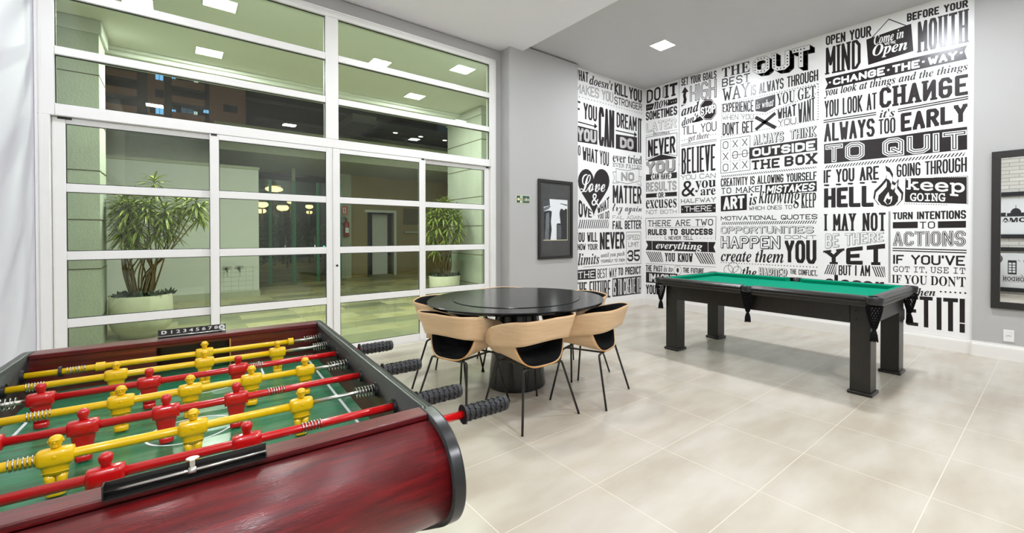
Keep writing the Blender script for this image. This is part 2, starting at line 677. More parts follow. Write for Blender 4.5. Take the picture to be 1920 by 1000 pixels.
def letter(mb, text, st, col, lay, quad, place):
    """text stretched into quad = TL, TR, BR, BL (each two numbers); place(u, z, layer) gives the 3-D point"""
    TLp, TRp, BRp, BLp = [(quad[i], quad[i + 1]) for i in (0, 2, 4, 6)]
    ink = {'k': 'ink', 'w': 'paper', 'g': 'ink_grey'}
    bg_ = {'k': 'paper', 'w': 'ink', 'g': 'paper'}

    def mapq(s, v):
        return tuple(BLp[i] * (1 - s) * (1 - v) + BRp[i] * s * (1 - v) + TRp[i] * s * v + TLp[i] * (1 - s) * v for i in (0, 1))
    W = (math.dist(TLp, TRp) + math.dist(BLp, BRp)) / 2
    H = (math.dist(TLp, BLp) + math.dist(TRp, BRp)) / 2
    if st in FONTSTYLE:
        vs, fs = FONT_CACHE[(text, st)]
        x0, x1 = min(v[0] for v in vs), max(v[0] for v in vs)
        y0, y1 = min(v[1] for v in vs), max(v[1] for v in vs)
        V = [mb.bm.verts.new(place(*mapq((v[0] - x0) / (x1 - x0), (v[1] - y0) / (y1 - y0)), lay)) for v in vs]
        for f in fs:
            mb.face([V[i] for i in f], ink[col])
        return

    def put(polys, m, lay, dx=0, dy=0):
        for i, q in enumerate(polys):
            # each stroke a hair in front of the last, as overlapping strokes must not share one plane
            e = lay + .012 * (i % 50)
            mb.poly([place(*mapq((p[0] + dx) / W, (p[1] + dy) / H), e) for p in q], m)
    if st == 'Bn':        # slab letters with the N turned round
        text, st = text.replace('N', '@'), 'Bs'
    t = THICK[st] * H
    ser = st in ('ms', 'Bs', 'ts')
    sl = .18 if st == 'Bi' else 0
    if st == 'i':          # thin double line letters
        P = stroke_polys(text, W, H, t * 1.25)
        put(P, ink[col], lay)
        put(inner(text, W, H, t * 1.25, .36), bg_[col], lay + 1)
    elif st == 'I':        # heavy letters with an inline
        P = stroke_polys(text, W, H, t)
        put(P, ink[col], lay)
        put(inner(text, W, H, t, .62), bg_[col], lay + 1)
        put(inner(text, W, H, t, .26), ink[col], lay + 2)
    elif st == 'O':        # outlined letters with a drop shadow
        P = stroke_polys(text, W * .97, H * .97, t)
        put(P, ink[col], lay, .022 * H + .004, -.0)
        put([[(p[0], p[1] + H * .03) for p in q] for q in P], ink[col], lay + 1)
        put([[(p[0], p[1] + H * .03) for p in q] for q in inner(text, W * .97, H * .97, t, .55)], bg_[col], lay + 2)
    elif st == 'D':        # striped letters with a shadow
        P = stroke_polys(text, W * .94, H * .94, t)
        put(P, ink[col], lay, .05 * H, 0)
        put([[(p[0], p[1] + H * .06) for p in q] for q in P], 'ink_grey', lay + 1)
    elif st == '3':        # marquee letters: dotted face over a deep block shadow
        P = stroke_polys(text, W * .93, H * .85, t * .85)
        for k in range(6):
            put(P, 'ink', lay, k * .014 * W, H * (.15 - .03 * k))
        put([[(p[0], p[1] + H * .15) for p in q] for q in P], 'ink', lay + 1)
        put([[(p[0], p[1] + H * .15) for p in q] for q in inner(text, W * .93, H * .85, t * .85, .86)], 'paper', lay + 2)
        D = []
        stroke_polys(text, W * .93, H * .85, t * .85, dots=D)
        for d in D:
            put([[(d[0] + .011 * math.cos(k * PI / 4), d[1] + H * .15 + .011 * math.sin(k * PI / 4)) for k in range(8)]], 'ink', lay + 3)
    else:
        put(stroke_polys(text, W, H, t, ser, sl), ink[col], lay)


def inner(text, W, H, t, f):
    """the same skeleton as stroke_polys(text, W, H, t), drawn with a thinner stroke"""
    fit = stroke_fit([GWID.get(c, 4) for c in text], W, H, t)
    t = fit[0]
    e = t * (1 - f) / 2
    return [[(p[0] + e, p[1] + e) for p in q] for q in stroke_polys(text, W - 2 * e, H - 2 * e, t * f, fixed=(t * f, fit[1], fit[2]))]


def draw_marks(mb, data, place):
    for e in data:
        k = e[0]
        if k == 't':
            letter(mb, e[1], e[2], e[3], e[4], e[5], place)
        elif k == 'p':
            q = e[3]
            mb.poly([place(q[i], q[i + 1], e[2]) for i in range(0, len(q), 2)], {'k': 'ink', 'w': 'paper', 'g': 'ink_grey'}[e[1]])
        elif k == 'l':
            w, q = e[1], e[4]
            m_ = {'k': 'ink', 'w': 'paper', 'g': 'ink_grey'}[e[2]]
            P = [(q[i], q[i + 1]) for i in range(0, len(q), 2)]
            for a, b in zip(P, P[1:]):
                L = math.dist(a, b) or 1e-9
                ux, uy = (b[0] - a[0]) / L * w / 2, (b[1] - a[1]) / L * w / 2
                z_ = e[3] + .012 * (P.index(a) % 40)
                mb.poly([place(a[0] - uy - ux, a[1] + ux - uy, z_), place(a[0] + uy - ux, a[1] - ux - uy, z_), place(b[0] + uy + ux, b[1] - ux + uy, z_), place(b[0] - uy + ux, b[1] + ux + uy, z_)], m_)
        elif k == 'd':
            n, r, q = e[1], e[2], e[5]
            for i in range(n):
                f = i / max(1, n - 1)
                cx, cy = q[0] + (q[2] - q[0]) * f, q[1] + (q[3] - q[1]) * f
                mb.poly([place(cx + r * math.cos(j * PI / 4), cy + r * math.sin(j * PI / 4), e[4]) for j in range(8)], 'ink' if e[3] == 'k' else 'paper')
        elif k == 'h':
            n, lean, w, q = e[1], e[2], e[3], e[4]
            for i in range(n):
                s0 = (i + .1) / n
                s1 = s0 + .55 / n
                sh = .8 / n
                b0, t0 = (s0, s0 + sh) if lean > 0 else (s0 + sh, s0)
                wd = .42 / n

                def at(s, v):
                    s = min(1, max(0, s))
                    return tuple(q[6 + j] * (1 - s) * (1 - v) + q[4 + j] * s * (1 - v) + q[2 + j] * s * v + q[j] * (1 - s) * v for j in (0, 1))
                if n < 14:      # wide hatch: long diagonals across the whole box
                    ww = .5 / n
                    b0, t0 = (s0 - .0, s0 + .3) if lean > 0 else (s0 + .3, s0)
                    if max(b0, t0) + ww > 1.25:
                        continue
                    wd = ww
                mb.poly([place(*at(b0, 0), 1), place(*at(b0 + wd, 0), 1), place(*at(t0 + wd, 1), 1), place(*at(t0, 1), 1)], 'ink')


MURAL_L=[
 ('t', 'WHAT', 'B', 'k', 1, [4.942, 4.075, 5.249, 4.091, 5.25, 3.919, 4.942, 3.905]),
 ('t', "doesn't", 'fbi', 'k', 1, [5.274, 4.065, 5.869, 4.077, 5.869, 3.918, 5.274, 3.896]),
 ('t', 'KILL', 'B', 'k', 1, [5.91, 4.073, 6.272, 4.08, 6.272, 3.868, 5.91, 3.863]),
 ('t', 'YOU', 'B', 'k', 1, [6.308, 4.083, 6.683, 4.098, 6.684, 3.85, 6.309, 3.871]),
 ('t', 'MAKES', 'i', 'k', 1, [4.95, 3.846, 5.508, 3.878, 5.508, 3.701, 4.95, 3.699]),
 ('t', 'YOU', 'i', 'k', 1, [5.582, 3.872, 5.876, 3.878, 5.877, 3.701, 5.582, 3.705]),
 ('t', 'STRONGER', 'm', 'k', 1, [5.904, 3.827, 6.688, 3.839, 6.688, 3.714, 5.904, 3.683]),
 ('d', 24, 0.009, 'k', 1, [5.044, 3.639, 6.677, 3.654]),
 ('t', 'IF', 'B', 'k', 1, [4.933, 3.57, 5.064, 3.562, 5.064, 3.303, 4.933, 3.297]),
 ('t', 'YOU', 'M', 'k', 1, [5.138, 3.562, 5.461, 3.548, 5.461, 3.295, 5.138, 3.29]),
 ('l', 0.02, 'k', 1, [5.02, 3.217, 5.414, 3.206]),
 ('p', 'k', 1, [5.398, 3.263, 5.471, 3.213, 5.392, 3.163]),
 ('p', 'k', 1, [4.991, 3.153, 5.471, 3.147, 5.471, 2.9, 4.991, 2.888]),
 ('t', 'YOU', 'I', 'w', 2, [4.997, 3.122, 5.439, 3.127, 5.439, 2.929, 4.997, 2.91]),
 ('t', 'CAN', 'B', 'k', 1, [5.502, 3.567, 5.904, 3.564, 5.905, 2.896, 5.503, 2.889]),
 ('t', 'DREAM', 'B', 'k', 1, [5.966, 3.553, 6.532, 3.56, 6.532, 3.296, 5.966, 3.282]),
 ('t', 'IT', 'M', 'k', 1, [6.57, 3.555, 6.685, 3.555, 6.686, 2.905, 6.571, 2.903]),
 ('l', 0.02, 'k', 1, [5.949, 3.221, 6.476, 3.227]),
 ('p', 'k', 1, [6.465, 3.278, 6.544, 3.23, 6.458, 3.176]),
 ('p', 'k', 1, [5.946, 3.154, 6.544, 3.184, 6.545, 2.9, 5.946, 2.895]),
 ('t', 'DO', 'I', 'w', 2, [6.06, 3.125, 6.439, 3.133, 6.44, 2.934, 6.06, 2.926]),
 ('t', 'DO', 'M', 'k', 1, [4.951, 2.836, 5.068, 2.831, 5.068, 2.665, 4.951, 2.661]),
 ('t', 'WHAT', 'M', 'k', 1, [5.115, 2.82, 5.484, 2.813, 5.484, 2.577, 5.115, 2.595]),
 ('t', 'YOU', 'B', 'k', 1, [5.528, 2.812, 5.764, 2.803, 5.764, 2.555, 5.529, 2.575]),
 ('p', 'k', 1, [5.381, 2.292, 5.383, 2.305, 5.392, 2.341, 5.417, 2.391, 5.46, 2.441, 5.519, 2.479, 5.588, 2.493, 5.66, 2.48, 5.722, 2.438, 5.764, 2.375, 5.78, 2.298, 5.765, 2.215, 5.722, 2.133, 5.66, 2.056, 5.589, 1.973, 5.519, 1.894, 5.46, 1.821, 5.418, 1.756, 5.393, 1.704, 5.383, 1.671, 5.382, 1.659, 5.38, 1.671, 5.37, 1.704, 5.346, 1.753, 5.304, 1.814, 5.247, 1.881, 5.181, 1.951, 5.115, 2.023, 5.059, 2.089, 5.022, 2.161, 5.009, 2.236, 5.022, 2.31, 5.059, 2.377, 5.115, 2.427, 5.181, 2.453, 5.246, 2.452, 5.303, 2.426, 5.345, 2.384, 5.37, 2.339, 5.38, 2.305]),
 ('t', 'Love', 'fs', 'w', 2, [5.053, 2.37, 5.668, 2.368, 5.668, 2.099, 5.053, 2.049]),
 ('t', '&', 'fse', 'w', 2, [5.326, 2.05, 5.506, 2.066, 5.507, 1.853, 5.327, 1.838]),
 ('t', 'L', 'M', 'k', 1, [4.907, 1.974, 4.983, 1.967, 4.983, 1.632, 4.908, 1.63]),
 ('t', 'OVE', 'M', 'k', 1, [5.022, 1.947, 5.336, 1.748, 5.336, 1.638, 5.022, 1.637]),
 ('t', 'WHAT', 'M', 'k', 1, [5.473, 1.815, 5.772, 2.03, 5.772, 1.817, 5.474, 1.706]),
 ('t', 'YOU DO', 'M', 'k', 1, [5.48, 1.684, 5.772, 1.779, 5.772, 1.628, 5.48, 1.621]),
 ('h', 15, 1, 0.016, [5.013, 1.593, 5.769, 1.614, 5.769, 1.46, 5.013, 1.449]),
 ('t', 'ever tried', 'fse', 'k', 1, [5.864, 2.816, 6.687, 2.844, 6.687, 2.685, 5.865, 2.645]),
 ('t', 'EVER FAILED', 'fm', 'k', 1, [5.865, 2.633, 6.687, 2.661, 6.687, 2.583, 5.865, 2.565]),
 ('l', 0.008, 'k', 1, [5.954, 2.537, 6.267, 2.526, 6.604, 2.609, 6.605, 2.361, 6.268, 2.285, 5.955, 2.304, 5.954, 2.537]),
 ('t', 'NO', 'I', 'k', 2, [6.092, 2.485, 6.459, 2.512, 6.459, 2.345, 6.093, 2.325]),
 ('l', 0.008, 'k', 1, [5.947, 2.476, 5.866, 2.464, 5.912, 2.366, 5.866, 2.266, 6.027, 2.286]),
 ('l', 0.008, 'k', 1, [6.613, 2.45, 6.677, 2.448, 6.645, 2.369, 6.669, 2.277, 6.557, 2.312]),
 ('t', 'MATTER', 'B', 'k', 1, [5.866, 2.236, 6.677, 2.265, 6.678, 1.935, 5.866, 1.909]),
 ('t', 'try again', 'fs', 'k', 1, [5.859, 1.909, 6.686, 1.902, 6.687, 1.726, 5.86, 1.695]),
 ('t', 'FAIL AGAIN', 't', 'k', 1, [5.86, 1.687, 6.687, 1.711, 6.687, 1.637, 5.86, 1.623]),
 ('t', 'FAIL BETTER', 'B', 'k', 1, [5.86, 1.592, 6.671, 1.624, 6.671, 1.456, 5.86, 1.444]),
 ('t', 'YOU WILL', 'B', 'k', 1, [4.947, 1.382, 5.474, 1.388, 5.474, 1.222, 4.947, 1.224]),
 ('t', 'KNOW YOUR', 'M', 'k', 1, [4.938, 1.195, 5.474, 1.187, 5.474, 1.084, 4.938, 1.089]),
 ('t', 'limits', 'fbi', 'k', 1, [5.01, 1.039, 5.524, 1.02, 5.524, 0.839, 5.011, 0.828]),
 ('t', 'NEVER', 'B', 'k', 1, [5.534, 1.388, 6.187, 1.398, 6.187, 1.092, 5.534, 1.082]),
 ('t', 'until you push', 'fi', 'k', 1, [5.558, 1.024, 6.191, 1.047, 6.191, 0.937, 5.558, 0.926]),
 ('t', 'YOURSELF TO THEM', 'M', 'k', 1, [5.558, 0.907, 6.192, 0.908, 6.192, 0.854, 5.558, 0.854]),
 ('l', 0.008, 'k', 1, [6.239, 1.391, 6.659, 1.4, 6.661, 0.794, 6.24, 0.807, 6.239, 1.391]),
 ('t', 'SPEED', 't', 'k', 1, [6.266, 1.342, 6.631, 1.344, 6.632, 1.252, 6.266, 1.255]),
 ('t', 'LIMIT', 't', 'k', 1, [6.296, 1.21, 6.6, 1.207, 6.6, 1.116, 6.297, 1.121]),
 ('t', '35', 'M', 'k', 1, [6.266, 1.053, 6.632, 1.064, 6.633, 0.846, 6.267, 0.851]),
 ('l', 0.007, 'k', 1, [5.137, 0.8, 6.195, 0.809]),
 ('p', 'k', 1, [4.983, 0.757, 5.435, 0.758, 5.435, 0.578, 4.983, 0.595]),
 ('t', 'THE', 'ms', 'w', 2, [5.014, 0.728, 5.409, 0.729, 5.409, 0.607, 5.014, 0.622]),
 ('t', 'BEST WAY', 't', 'k', 1, [5.475, 0.749, 5.975, 0.752, 5.976, 0.578, 5.475, 0.587]),
 ('t', 'TO PREDICT', 'B', 'k', 1, [6.012, 0.745, 6.665, 0.745, 6.665, 0.597, 6.012, 0.605]),
 ('t', 'THE', 'ms', 'k', 1, [4.95, 0.555, 5.216, 0.545, 5.216, 0.299, 4.95, 0.313]),
 ('t', 'FUTURE', 'ms', 'k', 1, [5.279, 0.55, 5.805, 0.541, 5.806, 0.227, 5.28, 0.252]),
 ('p', 'k', 1, [5.858, 0.562, 6.666, 0.559, 6.666, 0.222, 5.858, 0.232]),
 ('t', 'IS TO CREATE IT!', 'M', 'w', 2, [5.879, 0.541, 6.649, 0.535, 6.65, 0.242, 5.88, 0.254]),
]
MURAL_R=[
 ('t', 'DO', 'ms', 'k', 1, [5.228, 4.099, 4.911, 4.097, 4.91, 3.851, 5.228, 3.848]),
 ('h', 6, 1, 0.006, [4.877, 4.079, 4.82, 4.078, 4.82, 3.867, 4.876, 3.866]),
 ('t', 'IT', 'Bs', 'k', 1, [4.801, 4.087, 4.547, 4.079, 4.546, 3.851, 4.8, 3.848]),
 ('p', 'k', 1, [5.243, 3.83, 5.049, 3.816, 5.093, 3.705, 5.243, 3.708]),
 ('p', 'k', 1, [4.736, 3.801, 4.551, 3.799, 4.551, 3.703, 4.763, 3.7]),
 ('d', 3, 0.009, 'w', 2, [5.197, 3.766, 5.117, 3.766]),
 ('d', 3, 0.009, 'w', 2, [4.673, 3.749, 4.586, 3.75]),
 ('t', 'now', 'fbi', 'k', 1, [5.058, 3.841, 4.728, 3.818, 4.727, 3.692, 5.057, 3.693]),
 ('t', 'SOMETIMES', 'M', 'k', 1, [5.249, 3.69, 4.551, 3.658, 4.55, 3.497, 5.248, 3.524]),
 ('t', 'LATER', 'O', 'g', 1, [5.242, 3.469, 4.55, 3.456, 4.55, 3.268, 5.242, 3.298]),
 ('d', 5, 0.007, 'k', 1, [5.235, 3.236, 5.098, 3.236]),
 ('t', 'becomes', 'fi', 'k', 1, [5.077, 3.293, 4.707, 3.26, 4.707, 3.186, 5.077, 3.209]),
 ('d', 5, 0.007, 'k', 1, [4.682, 3.232, 4.552, 3.228]),
 ('l', 0.008, 'k', 1, [5.241, 3.205, 4.552, 3.173, 4.551, 2.76, 4.888, 2.862, 5.241, 2.77, 5.241, 3.205]),
 ('t', 'NEVER', 'B', 'k', 1, [5.196, 3.144, 4.59, 3.126, 4.589, 2.827, 5.195, 2.823]),
 ('p', 'k', 1, [5.195, 2.764, 4.894, 2.835, 4.57, 2.74, 4.57, 2.717, 5.195, 2.735]),
 ('t', 'YOU', 'D', 'k', 1, [5.241, 2.736, 4.556, 2.708, 4.556, 2.472, 5.24, 2.503]),
 ('p', 'k', 1, [5.244, 2.497, 5.097, 2.489, 5.128, 2.434, 5.103, 2.377, 5.244, 2.374]),
 ('p', 'k', 1, [4.681, 2.473, 4.555, 2.471, 4.554, 2.366, 4.687, 2.367, 4.664, 2.418]),
 ('t', 'CAN HAVE', 'M', 'k', 1, [5.094, 2.501, 4.699, 2.472, 4.698, 2.356, 5.094, 2.381]),
 ('t', 'RESULTS', 'B', 'g', 1, [5.244, 2.344, 4.56, 2.319, 4.559, 2.144, 5.243, 2.165]),
 ('p', 'k', 1, [5.243, 2.127, 4.98, 2.124, 5.001, 2.083, 4.98, 2.047, 5.243, 2.051]),
 ('p', 'k', 1, [4.817, 2.122, 4.554, 2.117, 4.553, 2.041, 4.816, 2.046, 4.796, 2.084]),
 ('t', 'OR', 'M', 'k', 1, [4.956, 2.132, 4.84, 2.131, 4.84, 2.033, 4.956, 2.033]),
 ('t', 'excuses', 'fse', 'k', 1, [5.243, 2.007, 4.559, 1.996, 4.558, 1.833, 5.243, 1.841]),
 ('t', 'NOT BOTH', 't', 'k', 1, [5.236, 1.813, 4.558, 1.799, 4.558, 1.727, 5.236, 1.737]),
 ('l', 0.007, 'k', 1, [4.512, 4.105, 4.508, 2.588]),
 ('l', 0.007, 'k', 1, [4.513, 2.612, 4.511, 1.731]),
 ('t', 'SET YOUR GOALS', 'B', 'k', 1, [4.467, 4.122, 3.793, 4.077, 3.792, 3.952, 4.467, 3.984]),
 ('p', 'k', 1, [4.394, 3.956, 4.319, 3.852, 4.363, 3.854, 4.375, 3.799, 4.355, 3.726, 4.375, 3.659, 4.432, 3.665, 4.417, 3.741, 4.433, 3.812, 4.417, 3.858, 4.459, 3.859]),
 ('t', 'HIGH', 'i', 'k', 1, [4.294, 3.94, 3.792, 3.946, 3.791, 3.628, 4.293, 3.668]),
 ('t', 'and', 'fbi', 'k', 1, [4.466, 3.628, 4.111, 3.644, 4.111, 3.473, 4.466, 3.446]),
 ('t', "don't", 'fbi', 'k', 1, [4.458, 3.41, 4.123, 3.453, 4.122, 3.311, 4.457, 3.269]),
 ('p', 'k', 1, [3.795, 3.356, 3.88, 3.271, 4.004, 3.295, 4.093, 3.417, 4.093, 3.565, 4.005, 3.648, 3.881, 3.62, 3.796, 3.499]),
 ('l', 0.006, 'w', 2, [3.808, 3.365, 3.886, 3.288, 3.998, 3.31, 4.079, 3.421, 4.08, 3.555, 3.999, 3.631, 3.887, 3.605, 3.808, 3.495, 3.808, 3.365]),
 ('t', 'STOP', 'M', 'w', 3, [4.079, 3.521, 3.809, 3.519, 3.809, 3.383, 4.079, 3.389]),
 ('l', 0.014, 'w', 2, [4.037, 3.348, 3.842, 3.554]),
 ('p', 'k', 1, [4.466, 3.65, 4.375, 3.646, 4.466, 3.621]),
 ('p', 'k', 1, [4.259, 3.293, 4.122, 3.289, 4.025, 3.302, 4.098, 3.382]),
 ('t', 'TILL YOU', 't', 'k', 1, [4.447, 3.261, 3.79, 3.235, 3.789, 3.076, 4.446, 3.113]),
 ('t', 'get there', 'fi', 'k', 1, [4.327, 3.093, 3.922, 3.089, 3.922, 2.949, 4.327, 2.954]),
 ('d', 3, 0.008, 'k', 1, [4.446, 3.016, 4.348, 3.022]),
 ('d', 3, 0.008, 'k', 1, [3.894, 3.019, 3.805, 3.021]),
 ('l', 0.008, 'k', 1, [4.469, 2.947, 3.789, 2.933]),
 ('l', 0.008, 'k', 1, [4.469, 2.92, 3.789, 2.908]),
 ('t', 'BELIEVE', 'Bs', 'k', 1, [4.459, 2.877, 3.807, 2.86, 3.806, 2.419, 4.457, 2.416]),
 ('t', 'YOU CAN', 't', 'k', 1, [4.469, 2.405, 3.804, 2.377, 3.804, 2.293, 4.468, 2.322]),
 ('t', '&', 'fse', 'k', 1, [4.457, 2.297, 4.183, 2.291, 4.182, 2.014, 4.457, 2.018]),
 ('t', 'you', 'fse', 'k', 1, [4.183, 2.277, 3.796, 2.264, 3.796, 2.104, 4.182, 2.076]),
 ('t', 'are', 'fse', 'k', 1, [4.08, 2.121, 3.803, 2.122, 3.803, 2.011, 4.08, 2.016]),
 ('t', 'HALFWAY', 'ms', 'k', 1, [4.467, 1.978, 3.8, 1.971, 3.8, 1.898, 4.467, 1.905]),
 ('p', 'k', 1, [4.467, 1.864, 3.8, 1.864, 3.799, 1.72, 4.467, 1.729]),
 ('t', 'THERE', 'm', 'w', 2, [4.394, 1.844, 3.872, 1.841, 3.872, 1.743, 4.393, 1.75]),
 ('d', 2, 0.01, 'w', 2, [4.44, 1.794, 3.824, 1.794]),
 ('l', 0.008, 'k', 1, [5.235, 1.26, 5.249, 1.66, 3.794, 1.649, 3.798, 1.26]),
 ('t', 'THERE ARE TWO', 'ms', 'k', 1, [5.195, 1.616, 3.847, 1.61, 3.847, 1.501, 5.195, 1.501]),
 ('l', 0.005, 'k', 1, [5.039, 1.479, 4.002, 1.481]),
 ('t', 'RULES TO SUCCESS', 'B', 'k', 1, [5.194, 1.451, 3.852, 1.45, 3.851, 1.342, 5.194, 1.336]),
 ('d', 5, 0.007, 'k', 1, [5.178, 1.285, 4.903, 1.287]),
 ('t', '1. NEVER TELL', 'M', 'k', 1, [4.82, 1.317, 4.224, 1.326, 4.224, 1.256, 4.82, 1.251]),
 ('d', 5, 0.007, 'k', 1, [4.146, 1.285, 3.878, 1.284]),
 ('p', 'k', 1, [5.248, 1.229, 3.798, 1.222, 3.836, 1.137, 3.797, 1.049, 5.247, 1.052, 5.194, 1.145]),
 ('l', 0.008, 'w', 2, [5.097, 1.228, 5.097, 1.051]),
 ('l', 0.008, 'w', 2, [3.937, 1.221, 3.936, 1.051]),
 ('t', 'everything', 'fbi', 'w', 3, [5.008, 1.219, 4.039, 1.212, 4.039, 1.048, 5.008, 1.049]),
 ('h', 9, -1, 0.014, [5.247, 1.022, 4.837, 1.024, 4.837, 0.837, 5.247, 0.825]),
 ('h', 9, -1, 0.014, [4.197, 1.036, 3.797, 1.033, 3.797, 0.849, 4.197, 0.851]),
 ('t', 'YOU KNOW', 'Bs', 'k', 1, [4.805, 1.01, 4.231, 1.019, 4.231, 0.866, 4.805, 0.853]),
 ('l', 0.006, 'k', 1, [5.247, 0.792, 3.796, 0.804]),
 ('t', 'THE PAST', 'M', 'k', 1, [5.247, 0.766, 4.857, 0.769, 4.857, 0.658, 5.246, 0.646]),
 ('t', 'is to', 'fbi', 'k', 1, [4.834, 0.771, 4.64, 0.776, 4.64, 0.667, 4.834, 0.66]),
 ('l', 0.006, 'k', 1, [4.45, 0.708, 4.454, 0.683, 4.466, 0.66, 4.484, 0.64, 4.507, 0.627, 4.533, 0.622, 4.559, 0.624, 4.582, 0.634, 4.601, 0.651, 4.613, 0.673, 4.617, 0.698, 4.613, 0.723, 4.601, 0.747, 4.583, 0.766, 4.559, 0.779, 4.533, 0.784, 4.508, 0.782, 4.484, 0.772, 4.466, 0.755, 4.454, 0.733, 4.45, 0.708]),
 ('p', 'k', 1, [4.508, 0.709, 4.509, 0.696, 4.513, 0.684, 4.518, 0.674, 4.525, 0.667, 4.533, 0.665, 4.541, 0.666, 4.548, 0.672, 4.553, 0.681, 4.557, 0.693, 4.558, 0.706, 4.557, 0.72, 4.553, 0.732, 4.548, 0.742, 4.541, 0.748, 4.533, 0.751, 4.525, 0.749, 4.519, 0.743, 4.513, 0.734, 4.509, 0.722]),
 ('t', 'THE FUTURE', 'M', 'k', 1, [4.423, 0.762, 4.012, 0.769, 4.012, 0.685, 4.423, 0.672]),
 ('p', 'k', 1, [5.24, 0.634, 4.541, 0.643, 4.541, 0.458, 5.24, 0.429]),
 ('t', 'IMAGINE', 'M', 'w', 2, [5.161, 0.608, 4.569, 0.619, 4.569, 0.47, 5.161, 0.456]),
 ('t', 'YOUR', 'B', 'k', 1, [5.24, 0.391, 4.922, 0.401, 4.922, 0.227, 5.239, 0.212]),
 ('t', 'THE', 'fse', 'k', 1, [3.695, 4.077, 3.228, 4.065, 3.227, 3.898, 3.694, 3.93]),
 ('t', 'BEST', 'ms', 'k', 1, [3.694, 3.906, 3.227, 3.879, 3.227, 3.746, 3.694, 3.771]),
 ('t', 'WAY', 'ts', 'k', 1, [3.675, 3.742, 3.239, 3.733, 3.238, 3.516, 3.674, 3.534]),
 ('t', 'OUT', '3', 'k', 1, [3.181, 4.082, 2.301, 4.036, 2.299, 3.67, 3.18, 3.792]),
 ('t', 'IS ALWAYS THROUGH', 'M', 'k', 1, [3.21, 3.679, 2.257, 3.658, 2.256, 3.502, 3.209, 3.516]),
 ('d', 40, 0.007, 'k', 1, [3.687, 3.488, 2.27, 3.459]),
 ('d', 17, 0.007, 'k', 1, [3.674, 3.326, 2.982, 3.183]),
 ('d', 23, 0.007, 'k', 1, [2.982, 3.183, 2.263, 3.333]),
 ('d', 40, 0.007, 'k', 1, [3.691, 2.95, 2.267, 2.958]),
 ('d', 13, 0.007, 'k', 1, [3.7, 3.479, 3.699, 2.963]),
 ('d', 14, 0.007, 'k', 1, [2.256, 3.45, 2.254, 2.96]),
 ('t', 'EXPERIENCE', 'B', 'k', 1, [3.682, 3.492, 3.167, 3.446, 3.166, 3.26, 3.682, 3.359]),
 ('p', 'k', 1, [3.143, 3.44, 2.839, 3.45, 2.838, 3.265, 2.982, 3.213, 3.138, 3.262]),
 ('t', 'is what', 'fi', 'w', 2, [3.125, 3.397, 2.861, 3.404, 2.86, 3.281, 3.124, 3.289]),
 ('t', 'YOU GET', 'fse', 'k', 1, [2.817, 3.454, 2.289, 3.448, 2.288, 3.284, 2.817, 3.271]),
 ('t', 'WHEN YOU', 't', 'k', 1, [3.687, 3.304, 3.166, 3.219, 3.166, 3.14, 3.686, 3.235]),
 ('t', "DON'T GET", 'M', 'k', 1, [3.681, 3.181, 3.17, 3.122, 3.169, 2.944, 3.68, 2.972]),
 ('l', 0.05, 'k', 1, [3.119, 3.154, 2.852, 2.962]),
 ('l', 0.05, 'k', 1, [3.114, 2.987, 2.858, 3.155]),
 ('t', 'WHAT', 'M', 'k', 1, [2.806, 3.213, 2.544, 3.244, 2.543, 3.071, 2.805, 3.069]),
 ('t', 'YOU', 't', 'k', 1, [2.801, 3.057, 2.543, 3.049, 2.543, 2.952, 2.8, 2.968]),
 ('t', 'WANT', 'M', 'k', 1, [2.517, 3.238, 2.297, 3.283, 2.296, 2.958, 2.516, 2.958]),
 ('l', 0.008, 'k', 1, [3.712, 2.906, 3.222, 2.896, 3.22, 2.358, 3.71, 2.357, 3.712, 2.906]),
 ('l', 0.003, 'k', 1, [3.546, 2.902, 3.544, 2.358]),
 ('l', 0.003, 'k', 1, [3.385, 2.901, 3.383, 2.359]),
 ('l', 0.003, 'k', 1, [3.712, 2.721, 3.221, 2.714]),
 ('l', 0.003, 'k', 1, [3.711, 2.537, 3.22, 2.536]),
 ('t', 'O', 't', 'k', 1, [3.675, 2.874, 3.581, 2.869, 3.581, 2.749, 3.675, 2.753]),
 ('t', 'X', 't', 'k', 1, [3.51, 2.87, 3.419, 2.866, 3.419, 2.748, 3.51, 2.752]),
 ('t', 'X', 't', 'k', 1, [3.351, 2.867, 3.263, 2.863, 3.262, 2.747, 3.35, 2.751]),
 ('t', 'X', 't', 'k', 1, [3.675, 2.69, 3.58, 2.687, 3.58, 2.567, 3.674, 2.569]),
 ('t', 'O', 't', 'k', 1, [3.51, 2.69, 3.418, 2.687, 3.418, 2.569, 3.509, 2.571]),
 ('t', 'O', 't', 'k', 1, [3.35, 2.69, 3.262, 2.687, 3.261, 2.572, 3.35, 2.573]),
 ('t', 'O', 't', 'k', 1, [3.674, 2.506, 3.58, 2.505, 3.579, 2.385, 3.674, 2.385]),
 ('t', 'X', 't', 'k', 1, [3.509, 2.509, 3.418, 2.508, 3.417, 2.391, 3.509, 2.39]),
 ('t', 'X', 't', 'k', 1, [3.349, 2.512, 3.261, 2.511, 3.261, 2.396, 3.349, 2.396]),
 ('l', 0.008, 'k', 1, [3.523, 2.625, 3.034, 2.629]),
 ('t', 'ALWAYS', 'O', 'k', 1, [3.171, 2.893, 2.706, 2.88, 2.705, 2.724, 3.171, 2.731]),
 ('t', 'THINK', 'O', 'k', 1, [2.628, 2.875, 2.272, 2.879, 2.271, 2.722, 2.627, 2.735]),
 ('p', 'k', 1, [3.234, 2.708, 2.265, 2.705, 2.264, 2.526, 3.233, 2.528]),
 ('t', 'OUTSIDE', 'B', 'w', 2, [3.183, 2.683, 2.292, 2.671, 2.291, 2.536, 3.183, 2.561]),
 ('t', 'THE', 'Bs', 'k', 1, [3.195, 2.503, 2.773, 2.492, 2.772, 2.345, 3.194, 2.358]),
